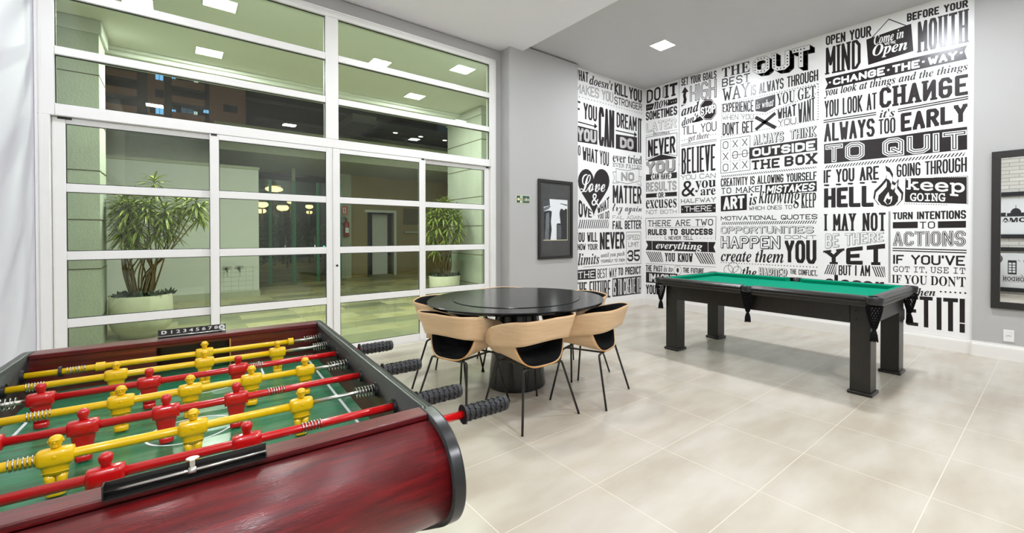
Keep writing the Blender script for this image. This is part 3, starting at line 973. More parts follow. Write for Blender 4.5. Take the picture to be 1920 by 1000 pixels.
 ('t', 'BOX', 'Bs', 'k', 1, [2.704, 2.502, 2.274, 2.498, 2.274, 2.346, 2.704, 2.351]),
 ('h', 44, -1, 0.01, [3.71, 2.32, 2.269, 2.307, 2.269, 2.28, 3.71, 2.289]),
 ('t', 'CREATIVITY IS ALLOWING YOURSELF', 'M', 'k', 1, [3.71, 2.273, 2.269, 2.235, 2.269, 2.117, 3.71, 2.136]),
 ('t', 'TO MAKE', 'ms', 'k', 1, [3.701, 2.114, 3.069, 2.101, 3.068, 2.005, 3.701, 2.019]),
 ('p', 'k', 1, [2.979, 2.105, 2.269, 2.101, 2.268, 1.955, 2.978, 1.954]),
 ('t', 'MISTAKES', 'Bi', 'w', 2, [2.954, 2.086, 2.293, 2.078, 2.292, 1.968, 2.954, 1.967]),
 ('p', 'k', 1, [3.709, 1.983, 3.27, 1.992, 3.269, 1.735, 3.708, 1.729]),
 ('t', 'ART', 'B', 'w', 2, [3.664, 1.964, 3.308, 1.966, 3.307, 1.764, 3.663, 1.754]),
 ('t', 'is', 'fbi', 'k', 1, [3.231, 1.989, 3.11, 1.993, 3.11, 1.815, 3.23, 1.801]),
 ('t', 'knowing', 'fi', 'k', 1, [3.081, 2.119, 2.486, 2.029, 2.485, 1.729, 3.08, 1.744]),
 ('t', 'KEEP', 'Bs', 'k', 1, [2.466, 1.947, 2.276, 1.938, 2.275, 1.731, 2.466, 1.729]),
 ('t', 'WHICH ONES TO', 'm', 'k', 1, [3.235, 1.791, 2.594, 1.781, 2.594, 1.72, 3.235, 1.728]),
 ('t', 'MOTIVATIONAL QUOTES', 'M', 'k', 1, [3.708, 1.65, 2.258, 1.636, 2.258, 1.564, 3.708, 1.579]),
 ('h', 44, 1, 0.012, [3.699, 1.555, 2.266, 1.547, 2.266, 1.502, 3.699, 1.507]),
 ('t', 'OPPORTUNITIES', 'O', 'k', 1, [3.707, 1.481, 2.266, 1.47, 2.265, 1.363, 3.707, 1.36]),
 ('t', 'HAPPEN', 'O', 'k', 1, [3.707, 1.323, 2.734, 1.33, 2.733, 1.126, 3.706, 1.119]),
 ('t', "DON'T", 'm', 'k', 1, [2.695, 1.337, 2.273, 1.338, 2.273, 1.286, 2.695, 1.283]),
 ('t', 'YOU', 'B', 'k', 1, [2.695, 1.259, 2.269, 1.271, 2.267, 0.931, 2.693, 0.942]),
 ('t', 'create them', 'fbi', 'k', 1, [3.706, 1.093, 2.71, 1.131, 2.709, 0.923, 3.705, 0.905]),
 ('d', 34, 0.008, 'k', 1, [3.697, 0.887, 2.263, 0.889]),
 ('l', 0.007, 'k', 1, [3.495, 0.78, 3.5, 0.752, 3.517, 0.728, 3.541, 0.71, 3.571, 0.703, 3.6, 0.706, 3.626, 0.72, 3.643, 0.743, 3.649, 0.771, 3.643, 0.799, 3.626, 0.824, 3.601, 0.842, 3.571, 0.849, 3.542, 0.845, 3.517, 0.83, 3.501, 0.808, 3.495, 0.78]),
 ('l', 0.007, 'k', 1, [3.404, 0.824, 3.41, 0.792, 3.428, 0.765, 3.456, 0.745, 3.489, 0.737, 3.522, 0.741, 3.551, 0.757, 3.57, 0.783, 3.577, 0.814, 3.57, 0.847, 3.551, 0.875, 3.523, 0.894, 3.49, 0.902, 3.457, 0.897, 3.429, 0.881, 3.41, 0.855, 3.404, 0.824]),
 ('l', 0.007, 'k', 1, [3.353, 0.776, 3.359, 0.75, 3.373, 0.728, 3.396, 0.712, 3.422, 0.705, 3.449, 0.708, 3.471, 0.721, 3.487, 0.742, 3.492, 0.768, 3.487, 0.794, 3.472, 0.816, 3.449, 0.832, 3.422, 0.839, 3.396, 0.835, 3.374, 0.822, 3.359, 0.801, 3.353, 0.776]),
 ('t', 'the', 'fbi', 'k', 1, [3.343, 0.845, 3.113, 0.841, 3.113, 0.674, 3.343, 0.675]),
 ('t', 'HARDER', 'O', 'k', 1, [3.076, 0.843, 2.648, 0.843, 2.647, 0.672, 3.075, 0.67]),
 ('t', 'THE CONFLICT,', 'M', 'k', 1, [2.619, 0.845, 2.257, 0.846, 2.256, 0.761, 2.619, 0.772]),
 ('t', 'OPEN YOUR', 'B', 'k', 1, [2.164, 4.086, 1.638, 4.048, 1.637, 3.907, 2.163, 3.962]),
 ('t', 'MIND', 'Bs', 'k', 1, [2.163, 3.928, 1.753, 3.917, 1.751, 3.532, 2.161, 3.557]),
 ('p', 'k', 1, [1.691, 3.884, 1.229, 3.923, 1.205, 3.583, 1.668, 3.547]),
 ('l', 0.01, 'k', 1, [1.628, 3.888, 1.452, 4.059, 1.28, 3.917]),
 ('t', 'Come in', 'fbi', 'w', 2, [1.609, 3.907, 1.301, 3.895, 1.3, 3.776, 1.608, 3.782]),
 ('t', "WE'RE", 'M', 'w', 2, [1.496, 3.78, 1.379, 3.769, 1.379, 3.734, 1.496, 3.748]),
 ('t', 'Open', 'fbi', 'w', 2, [1.623, 3.787, 1.265, 3.757, 1.264, 3.581, 1.622, 3.606]),
 ('t', 'BEFORE YOUR', 'B', 'k', 1, [1.271, 4.06, 0.719, 4.011, 0.718, 3.927, 1.27, 3.959]),
 ('t', 'MOUTH', 'Bs', 'k', 1, [1.165, 3.921, 0.718, 3.907, 0.716, 3.529, 1.163, 3.549]),
 ('p', 'k', 1, [2.17, 3.511, 0.723, 3.496, 0.745, 3.435, 0.722, 3.34, 2.169, 3.353, 2.137, 3.422]),
 ('t', 'CHANGE', 'B', 'w', 2, [2.073, 3.478, 1.491, 3.474, 1.491, 3.371, 2.072, 3.387]),
 ('t', 'THE', 'B', 'w', 2, [1.413, 3.469, 1.145, 3.463, 1.145, 3.366, 1.413, 3.372]),
 ('t', 'WAY', 'B', 'w', 2, [1.066, 3.46, 0.808, 3.459, 0.807, 3.366, 1.066, 3.368]),
 ('d', 2, 0.014, 'w', 2, [2.111, 3.437, 0.772, 3.427]),
 ('d', 2, 0.014, 'w', 2, [1.454, 3.423, 1.11, 3.425]),
 ('t', 'you look at things and the things', 'fbi', 'k', 1, [2.18, 3.38, 0.715, 3.304, 0.714, 3.195, 2.179, 3.227]),
 ('t', 'YOU LOOK AT', 't', 'k', 1, [2.175, 3.197, 1.573, 3.171, 1.572, 2.958, 2.174, 2.966]),
 ('t', 'CHANGE', 'Bn', 'k', 1, [1.545, 3.216, 0.714, 3.171, 0.713, 2.936, 1.544, 2.958]),
 ('l', 0.014, 'k', 1, [2.18, 2.93, 1.585, 2.915]),
 ('l', 0.014, 'k', 1, [2.18, 2.901, 1.585, 2.888]),
 ('l', 0.014, 'k', 1, [1.348, 2.905, 0.717, 2.913]),
 ('l', 0.014, 'k', 1, [1.348, 2.879, 0.717, 2.889]),
 ('t', "it's", 'fbi', 'k', 1, [1.544, 2.934, 1.384, 2.935, 1.383, 2.825, 1.543, 2.835]),
 ('t', 'ALWAYS', 'B', 'k', 1, [2.18, 2.886, 1.594, 2.845, 1.593, 2.612, 2.179, 2.631]),
 ('t', 'TOO', 't', 'k', 1, [1.553, 2.819, 1.378, 2.815, 1.377, 2.62, 1.552, 2.628]),
 ('t', 'EARLY', 'B', 'k', 1, [1.327, 2.85, 0.716, 2.837, 0.715, 2.638, 1.325, 2.617]),
 ('p', 'k', 1, [2.179, 2.601, 2.032, 2.598, 1.583, 2.577, 1.075, 2.582, 0.718, 2.574, 0.716, 2.315, 2.177, 2.328]),
 ('t', 'TO QUIT', 'I', 'w', 2, [2.161, 2.584, 0.721, 2.539, 0.719, 2.323, 2.16, 2.341]),
 ('h', 44, 1, 0.014, [2.171, 2.303, 0.731, 2.287, 0.731, 2.247, 2.171, 2.264]),
 ('t', 'IF YOU ARE', 'B', 'k', 1, [2.182, 2.24, 1.546, 2.229, 1.545, 2.052, 2.182, 2.062]),
 ('t', 'GOING THROUGH', 'B', 'k', 1, [1.363, 2.222, 0.718, 2.231, 0.717, 2.063, 1.362, 2.064]),
 ('p', 'k', 1, [2.177, 2.043, 2.124, 2.041, 2.105, 2.026, 2.124, 2.014, 2.177, 2.021]),
 ('p', 'k', 1, [2.031, 2.041, 1.98, 2.039, 1.962, 2.025, 1.98, 2.013, 2.031, 2.02]),
 ('p', 'k', 1, [1.89, 2.04, 1.841, 2.038, 1.824, 2.024, 1.841, 2.012, 1.89, 2.019]),
 ('p', 'k', 1, [1.754, 2.038, 1.707, 2.036, 1.69, 2.022, 1.707, 2.011, 1.754, 2.018]),
 ('p', 'k', 1, [1.623, 2.037, 1.578, 2.035, 1.561, 2.021, 1.578, 2.01, 1.623, 2.017]),
 ('t', 'HELL', 'B', 'k', 1, [2.176, 1.987, 1.602, 1.983, 1.601, 1.707, 2.175, 1.721]),
 ('l', 0.004, 'k', 1, [2.11, 1.982, 2.017, 1.987, 2.016, 1.922]),
 ('p', 'k', 1, [1.481, 2.224, 1.432, 2.186, 1.398, 2.106, 1.405, 2.022, 1.372, 1.995, 1.339, 2.047, 1.346, 1.957, 1.294, 1.87, 1.3, 1.782, 1.351, 1.714, 1.449, 1.69, 1.55, 1.729, 1.605, 1.818, 1.592, 1.916, 1.52, 1.996, 1.471, 2.065, 1.465, 2.142]),
 ('p', 'w', 2, [1.478, 2.161, 1.434, 2.129, 1.404, 2.058, 1.411, 1.984, 1.381, 1.961, 1.353, 2.007, 1.359, 1.927, 1.313, 1.85, 1.318, 1.773, 1.363, 1.713, 1.449, 1.691, 1.538, 1.726, 1.587, 1.804, 1.575, 1.89, 1.512, 1.961, 1.468, 2.021, 1.464, 2.089]),
 ('p', 'k', 3, [1.472, 2.062, 1.438, 2.037, 1.415, 1.983, 1.42, 1.926, 1.398, 1.907, 1.375, 1.943, 1.38, 1.882, 1.344, 1.822, 1.348, 1.762, 1.383, 1.715, 1.45, 1.699, 1.518, 1.726, 1.556, 1.786, 1.547, 1.852, 1.499, 1.907, 1.465, 1.954, 1.461, 2.006]),
 ('p', 'w', 4, [1.455, 1.724, 1.495, 1.775, 1.475, 1.834, 1.444, 1.888, 1.432, 1.824, 1.404, 1.832, 1.408, 1.774, 1.423, 1.737]),
 ('p', 'k', 5, [1.451, 1.724, 1.475, 1.769, 1.459, 1.811, 1.439, 1.791, 1.42, 1.799, 1.423, 1.756]),
 ('p', 'k', 1, [1.274, 2.041, 0.718, 2.003, 0.716, 1.697, 1.28, 1.75]),
 ('t', 'keep', 'fmb', 'w', 2, [1.267, 2.04, 0.734, 1.98, 0.733, 1.779, 1.266, 1.865]),
 ('t', 'GOING', 'fmb', 'w', 2, [1.228, 1.858, 0.899, 1.832, 0.898, 1.734, 1.228, 1.759]),
 ('d', 18, 0.005, 'k', 1, [0.995, 2.023, 0.716, 2.013]),
 ('d', 18, 0.005, 'k', 1, [0.71, 2.002, 0.708, 1.697]),
 ('d', 18, 0.005, 'k', 1, [1.28, 1.729, 0.889, 1.695]),
 ('t', 'I MAY NOT', 'Bs', 'k', 1, [2.168, 1.632, 1.472, 1.628, 1.471, 1.394, 2.166, 1.401]),
 ('t', 'BE THERE', 'O', 'g', 1, [2.159, 1.361, 1.473, 1.384, 1.472, 1.263, 2.158, 1.146]),
 ('t', 'YET', 'Bs', 'k', 1, [2.158, 1.127, 1.476, 1.233, 1.475, 0.958, 2.157, 0.941]),
 ('l', 0.006, 'k', 1, [1.439, 1.638, 1.434, 0.742]),
 ('l', 0.006, 'k', 1, [1.427, 1.638, 1.422, 0.743]),
 ('h', 6, 1, 0.014, [2.171, 0.929, 2.016, 0.943, 2.016, 0.799, 2.171, 0.801]),
 ('h', 6, -1, 0.014, [1.618, 0.938, 1.471, 0.941, 1.47, 0.805, 1.617, 0.809]),
 ('t', 'BUT I AM', 'M', 'k', 1, [1.993, 0.931, 1.634, 0.952, 1.634, 0.808, 1.993, 0.798]),
 ('t', 'closer', 'fsb', 'k', 1, [2.171, 0.801, 1.484, 0.794, 1.483, 0.599, 2.17, 0.567]),
 ('t', 'TURN INTENTIONS', 'M', 'k', 1, [1.399, 1.625, 0.721, 1.628, 0.72, 1.527, 1.399, 1.538]),
 ('p', 'k', 1, [1.398, 1.504, 1.152, 1.506, 1.152, 1.427, 1.398, 1.425]),
 ('p', 'k', 1, [0.966, 1.504, 0.721, 1.505, 0.721, 1.427, 0.965, 1.425]),
 ('t', 'TO', 'ms', 'k', 1, [1.134, 1.503, 0.992, 1.505, 0.991, 1.421, 1.134, 1.422]),
 ('t', 'ACTIONS', 'I', 'k', 1, [1.394, 1.384, 0.722, 1.394, 0.721, 1.215, 1.393, 1.206]),
 ('l', 0.013, 'k', 1, [1.393, 1.177, 0.721, 1.169]),
 ('l', 0.013, 'k', 1, [1.393, 1.148, 0.721, 1.14]),
 ('t', "IF YOU'VE", 'M', 'k', 1, [1.392, 1.095, 0.727, 1.107, 0.727, 0.991, 1.392, 0.982]),
 ('t', 'GOT IT, USE IT', 'fm', 'k', 1, [1.392, 0.955, 0.723, 0.972, 0.723, 0.884, 1.391, 0.869]),
 ('t', "IF YOU DON'T", 'fse', 'k', 1, [1.405, 0.849, 0.719, 0.869, 0.719, 0.747, 1.404, 0.74]),
 ('t', 'then', 'fbi', 'k', 1, [1.185, 0.7, 0.984, 0.707, 0.983, 0.62, 1.184, 0.599]),
 ('d', 6, 0.01, 'k', 1, [0.935, 0.677, 0.722, 0.681]),
 ('t', 'GET', 'B', 'k', 1, [1.403, 0.593, 1.008, 0.606, 1.005, 0.234, 1.402, 0.238]),
 ('t', 'IT!', 'B', 'k', 1, [0.973, 0.606, 0.724, 0.615, 0.722, 0.225, 0.97, 0.224]),
]

# ================================================================== THE ROOM
XL, XR, XM = -0.85, 6.71, 6.76          # left wall, right wall, mural wall
YB, YF = -2.6, 5.40                     # wall behind, wall with the glazing
YM = 5.29                               # mural on the far wall
mb = MB()
mb.box(XL - .2, 7.0, YB - .2, 5.45, -.12, 0, 'floor_tile')
struct(mb, 'floor', 'pale beige polished floor tiles across the games room', 'floor')
mb = MB()
mb.box(XL - .2, 3.80, YB - .2, 5.43, 4.02, 4.25, 'ceiling_white')
struct(mb, 'ceiling', 'lower white ceiling panel above the glazing', 'ceiling')
mb = MB()
mb.box(3.801, 7.0, YB - .2, 5.6, 4.12, 4.25, 'ceiling_grey')
struct(mb, 'ceiling', 'grey recessed ceiling above the pool table', 'ceiling')
mb = MB()
mb.box(XL - .15, XL, 3.6, 5.43, 0, 4.02, 'wall_white')
struct(mb, 'wall_left', 'plain bluish white wall beside the sliding doors', 'wall')
mb = MB()
mb.box(XL - .15, XL, YB - .15, 3.598, 0, 4.02, 'white_brick')
struct(mb, 'wall_left_brick', 'white painted brick wall seen in the mirror', 'wall')
mb = MB()
mb.box(XL - .15, 3.56, YF, YF + .12, 3.853, 4.008, 'wall_grey')
mb.box(3.45, 3.56, YF, YF + .12, 0, 3.853, 'wall_grey')
struct(mb, 'wall_front', 'grey header wall over the glazed front', 'wall')
mb = MB()
mb.box(3.56, 4.908, 5.17, 5.55, 0, 4.106, 'wall_grey', .02, 3)
struct(mb, 'wall_column', 'grey pier between the glazing and the lettered wall', 'wall')
mb = MB()
mb.box(4.90, XM + .1, YM, YM + .15, 0, 4.12, 'wall_white')
struct(mb, 'wall_far', 'short wall behind the pier that carries lettered paper', 'wall')
mb = MB()
mb.box(XM, XM + .15, .66, YM + .1, 0, 4.12, 'wall_white')
struct(mb, 'wall_right', 'long wall behind the pool table that carries lettered paper', 'wall')
mb = MB()
mb.box(XR, XR + .2, YB - .15, .66, 0, 4.12, 'wall_grey')
struct(mb, 'wall_right_grey', 'plain grey wall that carries the mirror', 'wall')
mb = MB()
mb.box(XL - .15, 7.0, YB - .15, YB, 0, 4.12, 'wall_grey')
struct(mb, 'wall_back', 'grey wall behind the viewpoint', 'wall')


def skirting(name, path, label, h=.165, d=.016):
    """stepped skirting board extruded along a plan path; normal to the left of the path"""
    prof = [(0, 0), (d, 0), (d, h * .78), (d * .78, h * .8), (d * .78, h * .86), (d * .45, h * .9), (d * .45, h), (0, h)]
    mb = MB()
    for (a, b2) in zip(path, path[1:]):
        dx, dy = b2[0] - a[0], b2[1] - a[1]
        L = math.hypot(dx, dy)
        nx, ny = -dy / L, dx / L
        A = [mb.bm.verts.new((a[0] + nx * p[0], a[1] + ny * p[0], p[1])) for p in prof]
        B = [mb.bm.verts.new((b2[0] + nx * p[0], b2[1] + ny * p[0], p[1])) for p in prof]
        for k in range(len(prof)):
            mb.face([A[k], A[(k + 1) % len(prof)], B[(k + 1) % len(prof)], B[k]], 'skirting')
        mb.face(A, 'skirting')
        mb.face(B, 'skirting')
    return struct(mb, name, label, 'skirting board')


skirting('baseboard_right', [(XM, .645), (XM, YM)], 'white skirting below the long lettered wall')
skirting('baseboard_far', [(XM, YM), (4.908, YM)], 'white skirting below the short lettered wall')
skirting('baseboard_right_grey', [(XR, YB), (XR, .66), (XM + .02, .66)], 'white skirting below the grey mirror wall')
skirting('baseboard_pier', [(4.908, YM), (4.908, 5.17), (3.56, 5.17), (3.56, 5.36)], 'white skirting around the grey pier')

# ------------------------------------------------------------------ lettered wallpaper
for data in (MURAL_L, MURAL_R):
    for e in data:
        if e[0] == 't' and e[2] in FONTSTYLE:
            font_request(e[1], e[2])
for q in (('ROMA', 'fsb'), ('LONDON', 'fmb'), ('D 1 2 3 4 5 6 7 8', 'fsb')):
    font_request(*q)
font_bake()
mb = MB()
mb.poly([(4.909, YM - .002, .165), (XM - .004, YM - .002, .165), (XM - .004, YM - .002, 4.119), (4.909, YM - .002, 4.119)], 'paper')
draw_marks(mb, MURAL_L, lambda u, z, l: (max(4.912, u), YM - .002 - .0005 * l, z))
tag(mb.build('wallpaper', recalc=False, weld=False), 'black and white lettered wallpaper with a big heart on the short far wall', 'wallpaper')
mb = MB()
mb.poly([(XM - .002, .661, .165), (XM - .002, YM - .004, .165), (XM - .002, YM - .004, 4.119), (XM - .002, .661, 4.119)], 'paper')
draw_marks(mb, MURAL_R, lambda u, z, l: (XM - .002 - .0005 * l, max(.664, u), min(z, 4.117)))
tag(mb.build('wallpaper', recalc=False, weld=False), 'black and white lettered wallpaper behind the pool table on the long wall', 'wallpaper')

# ------------------------------------------------------------------ glazed front: fixed window above, four sliding doors below
GX0, GX1 = -.852, 3.452
w = thing('window_1', 'white framed fixed window band of six panes above the sliding doors', 'window', (0, 0, 0), kind='structure')
mb = MB()
y0, y1 = 5.355, 5.455
mb.box(GX0, -.742, y0, y1, 2.317, 3.853, 'white_metal', .004, 1)
mb.box(3.352, GX1, y0, y1, 2.317, 3.853, 'white_metal', .004, 1)
mb.box(-.742, 3.352, y0, y1, 3.767, 3.853, 'white_metal', .004, 1)
mb.box(-.742, 3.352, y0 + .004, y1, 2.317, 2.414, 'white_metal', .004, 1)
mb.box(1.243, 1.372, y0 + .002, y1, 2.414, 3.767, 'white_metal', .004, 1)
for (za, zb) in ((3.290, 3.364), (2.811, 2.880)):
    mb.box(-.742, 1.243, y0 + .006, y1 - .01, za, zb, 'white_metal', .004, 1)
    mb.box(1.372, 3.352, y0 + .006, y1 - .01, za, zb, 'white_metal', .004, 1)
for zz in (3.815, 3.835):
    mb.box(GX0 + .01, GX1 - .01, y0 - .008, y0, zz - .006, zz + .006, 'white_metal')
for x in (GX0 + .012, GX0 + .034, GX1 - .03, GX1 - .012):
    mb.box(x - .007, x + .007, y0 - .008, y0, 0, 3.846, 'white_metal')
mb.box(GX0, -.768, y0, y1, 0, 2.317, 'white_metal', .004, 1)
mb.box(3.372, GX1, y0, y1, 0, 2.317, 'white_metal', .004, 1)
mb.box(GX0, GX1, y0, y1 + .01, 0, .012, 'white_metal')
mb.build('window_frame', w)
mb = MB()
PANES = []
for (xa, xb) in ((-.742, 1.243), (1.372, 3.352)):
    for (za, zb) in ((3.364, 3.767), (2.880, 3.290), (2.414, 2.811)):
        PANES.append((xa, xb, za, zb))
        for r in rect_ring(xa, xb, za, zb, .006):
            mb.box(r[0], r[1], 5.385, 5.40, r[2], r[3], 'gasket')
mb.build('gasket', w)
for (xa, xb, za, zb) in PANES:
    mb = MB()
    mb.box(xa + .002, xb - .002, 5.396, 5.404, za + .002, zb - .002, 'pane_glass')
    mb.build('pane', w)


def sliding_door(name, label, x0, x1, gx0, gx1, yc, lock=False, cap=None):
    d = thing(name, label, 'sliding door', (0, 0, 0), kind='structure')
    mb = MB()
    a, b2 = yc - .018, yc + .018
    rows = ((.093, .575), (.650, 1.137), (1.210, 1.702), (1.772, 2.264))
    mb.box(x0, gx0, a, b2, .012, 2.314, 'white_metal', .004, 1)
    mb.box(gx1, x1, a, b2, .012, 2.314, 'white_metal', .004, 1)
    for (za, zb) in ((.012, .093), (.575, .650), (1.137, 1.210), (1.702, 1.772), (2.264, 2.314)):
        mb.box(gx0, gx1, a + .003, b2 - .003, za, zb, 'white_metal', .003, 1)
    for x in (x0 + .012, x1 - .012):
        mb.box(x - .003, x + .003, a - .003, a, .03, 2.3, 'white_metal')
    if cap:
        mb.box(cap[0], cap[1], a - .004, a + .01, 2.297, 2.316, 'gasket')
    mb.build('door_frame', d)
    mb = MB()
    for (za, zb) in rows:
        for r in rect_ring(gx0, gx1, za, zb, .005):
            mb.box(r[0], r[1], yc - .012, yc + .002, r[2], r[3], 'gasket')
    mb.build('gasket', d)
    for (za, zb) in rows:
        mb = MB()
        mb.box(gx0 + .002, gx1 - .002, yc - .004, yc + .004, za + .002, zb - .002, 'pane_glass')
        mb.build('pane', d)
    if lock:
        mb = MB()
        mb.lathe([(.012, -.004), (.012, 0), (.005, .0005)], 'black_metal', 12, (lock, a, 1.0), 'y')
        mb.build('lock', d)
    return d


sliding_door('door_1', 'outermost white sliding door panel next to the white left wall', -.766, .300, -.690, .238, 5.422, cap=(-.735, -.655))
sliding_door('door_2', 'white sliding door panel left of the middle meeting stile', .236, 1.306, .306, 1.243, 5.376, cap=(.245, .292))
sliding_door('door_3', 'white sliding door panel with a small keyhole in its stile', 1.310, 2.394, 1.384, 2.312, 5.376, lock=1.350, cap=(2.34, 2.38))
sliding_door('door_4', 'outermost white sliding door panel next to the grey pier', 2.330, 3.370, 2.402, 3.290, 5.422, cap=(3.315, 3.36))


# ------------------------------------------------------------------ ceiling lights
def ceiling_light(x, y, z, label, power, group, s=.26, tone=(.89, .925, 1)):
    t = thing('ceiling_light', label, 'ceiling light', (x, y, z), 0, group)
    mb = MB()
    h = s / 2
    for r in rect_ring(-h - .012, h + .012, -h - .012, h + .012, .014):
        mb.box(r[0], r[1], r[2], r[3], -.008, .0, 'white_plastic')
    mb.build('light_frame', t)
    mb = MB()
    mb.box(-h, h, -h, h, -.005, -.001, 'led')
    mb.build('diffuser', t)
    l = bpy.data.lights.new('lamp', 'AREA')
    l.shape = 'SQUARE'
    l.size = s
    l.energy = power
    l.color = tone
    lo = bpy.data.objects.new('lamp', l)
    COL.objects.link(lo)
    lo.parent = t
    lo.location = (0, 0, -.010)
    return t


_ll = ['square ceiling light in the white ceiling closest to the left wall above the football table',
       'square ceiling light in the white ceiling above the round table',
       'square recessed light glowing in the grey ceiling towards the lettered corner',
       'square ceiling light in the white ceiling above the middle of the floor',
       'square recessed light in the grey ceiling above the near end of the pool table',
       'square ceiling light in the white ceiling by the back wall and brick wall',
       'square ceiling light in the white ceiling halfway along the back wall',
       'square recessed light in the grey ceiling by the back wall']
for (x, y, z, q), lb in zip(ROOM_LAMPS, _ll):
    ceiling_light(x, y, z, lb, ROOM_W * q, 'square ceiling lights of the room')
_pl = ['square light under the patio roof close to the glass, in front of the leaning plant',
       'square light under the patio roof close to the glass, by the right pillar',
       'square light at the outer edge of the patio roof, above the leaning plant',
       'square light at the outer edge of the patio roof, above the bushy plant']
for (x, y, z, q), lb in zip(PATIO_LAMPS, _pl):
    ceiling_light(x, y, z, lb, PATIO_W * q, 'square lights under the patio roof', .3, (.96, .97, 1))
t = thing('smoke_detector', 'round white detector on the white ceiling over the glazed front', 'smoke detector', (1.52, 5.30, 4.02))
mb = MB()
mb.lathe([(.055, 0), (.055, -.012), (.04, -.026), (.0, -.03)], 'white_plastic', 24)
mb.build('housing', t)
mb = MB()
mb.tube([(.03 * math.cos(k * PI / 8), .03 * math.sin(k * PI / 8), -.03) for k in range(16)], .004, 'white_metal', 6, closed=True)
mb.build('sensor_ring', t)

# ------------------------------------------------------------------ things on the walls
t = thing('framed_picture', 'tall black framed black and white photograph of towers seen from below', 'picture', (4.411, 5.17, 1.58))
mb = MB()
hw, hh = .347, .605
for r in rect_ring(-hw, hw, -hh, hh, .042):
    mb.box(r[0], r[1], -.034, 0, r[2], r[3], 'black_paint', .003, 1)
mb.build('frame', t)
mb = MB()
mb.box(-hw + .03, hw - .03, -.014, -.004, -hh + .03, hh - .03, 'picture_mat')
mb.build('mount', t)
mb = MB()
X0, X1, Z0, Z1 = -.240, .238, -.312, .312


def pq(pts, m, l=1):
    mb.poly([(X0 + (X1 - X0) * p[0], -.0142 - .0006 * l, Z0 + (Z1 - Z0) * p[1]) for p in pts], m)


pq([(0, 0), (1, 0), (1, 1), (0, 1)], 'print_white')
pq([(-.012, -.016), (1.012, -.016), (1.012, 0), (-.012, 0)], 'sign_cream')
pq([(1, -.016), (1.015, -.016), (1.015, 1), (1, 1)], 'sign_cream')
pq([(0, 0), (.28, 0), (.33, .25), (.30, .45), (.34, .70), (.22, .72), (0, .69)], 'print_dark', 2)
pq([(.04, 0), (.2, 0), (.24, .5), (.22, .68), (.1, .64)], 'print_mid', 3)
pq([(0, .69), (.22, .76), (.3, .83), (.24, .83), (0, .78)], 'print_mid', 2)
pq([(0, .80), (.26, .84), (.24, 1), (0, 1)], 'print_dark', 2)
for k in range(5):
    pq([(0, .82 + k * .035), (.25, .855 + k * .03), (.25, .865 + k * .03), (0, .83 + k * .035)], 'print_mid', 3)
pq([(.54, 0), (.54, .38), (.58, .41), (.74, .405), (.78, 0)], 'print_dark', 2)
for k in range(7):
    pq([(.57, .03 + k * .05), (.74, .03 + k * .05), (.74, .06 + k * .05), (.57, .06 + k * .05)], 'print_mid', 3)
pq([(.78, 0), (.72, .35), (.68, .55), (.66, .66), (.70, .76), (.76, .78), (.86, .74), (.92, .78), (1, .77), (1, 0)], 'print_dark', 3)
pq([(.68, .90), (1, .855), (1, .885), (.70, .91)], 'print_dark', 2)
mb.build('photograph', t, recalc=False)
mb = MB()
mb.box(-hw + .04, hw - .04, -.024, -.021, -hh + .04, hh - .04, 'picture_glass')
mb.build('glazing', t)

t = thing('exit_sign', 'small green exit sign reading SAÍDA on the grey pier', 'sign', (3.797, 5.17, 1.861))
mb = MB()
mb.box(-.121, .121, -.004, 0, -.058, .058, 'sign_cream')
mb.build('sign_plate', t)
mb = MB()
S = lambda pts, m, l: mb.poly([(p[0], -.004 - .0005 * l, p[1]) for p in pts], m)
S([(-.115, -.052), (.115, -.052), (.115, .052), (-.115, .052)], 'sign_green', 1)
S([(-.110, 0), (-.082, .028), (-.082, .010), (-.062, .010), (-.062, -.010), (-.082, -.010), (-.082, -.028)], 'sign_cream', 2)
S([(-.058, -.046), (-.012, -.046), (-.012, .046), (-.058, .046)], 'sign_cream', 2)
S([(-.046, .022), (-.034, .022), (-.034, .036), (-.046, .036)], 'sign_green', 3)
for a, b2 in (((-.040, .02), (-.036, -.008)), ((-.036, -.008), (-.050, -.026)), ((-.036, -.008), (-.022, -.022)), ((-.022, -.022), (-.028, -.040)), ((-.038, .014), (-.054, .0)), ((-.038, .014), (-.020, .002))):
    L = math.dist(a, b2)
    ux, uz = (b2[1] - a[1]) / L * .004, -(b2[0] - a[0]) / L * .004
    S([(a[0] + ux, a[1] + uz), (a[0] - ux, a[1] - uz), (b2[0] - ux, b2[1] - uz), (b2[0] + ux, b2[1] + uz)], 'sign_green', 3)
for q in stroke_polys('SA\u00cdDA', .112, .05, .012):
    S([(-.003 + p[0], -.028 + p[1]) for p in q], 'sign_cream', 2)
S([(.048, .027), (.056, .038), (.062, .036), (.054, .026)], 'sign_cream', 2)
mb.build('sign_face', t, recalc=False, weld=False)

t = thing('wall_mirror', 'tall wall mirror in a wide black frame on the grey wall', 'mirror', (XR, 0.0, 1.398))
mb = MB()
for r in rect_ring(-.56, .51, -.848, .848, .072):
    mb.box(-.035, 0, r[0], r[1], r[2], r[3], 'black_paint', .003, 1)
mb.build('frame', t)
mb = MB()
mb.box(-.012, -.004, -.50, .45, -.79, .79, 'mirror_glass')
mb.build('mirror_glass', t)

t = thing('wall_outlet', 'small white wall socket below the black framed mirror', 'socket', (XR, .370, .262))
mb = MB()
mb.box(-.009, 0, -.042, .042, -.063, .063, 'white_plastic', .003, 2)
mb.build('cover_plate', t)
mb = MB()
for dy in (-.014, 0, .014):
    mb.lathe([(.004, 0), (.004, .002)], 'brass_grey', 8, (-.0112, dy, .004 if dy == 0 else 0), 'x')
mb.build('contact', t)


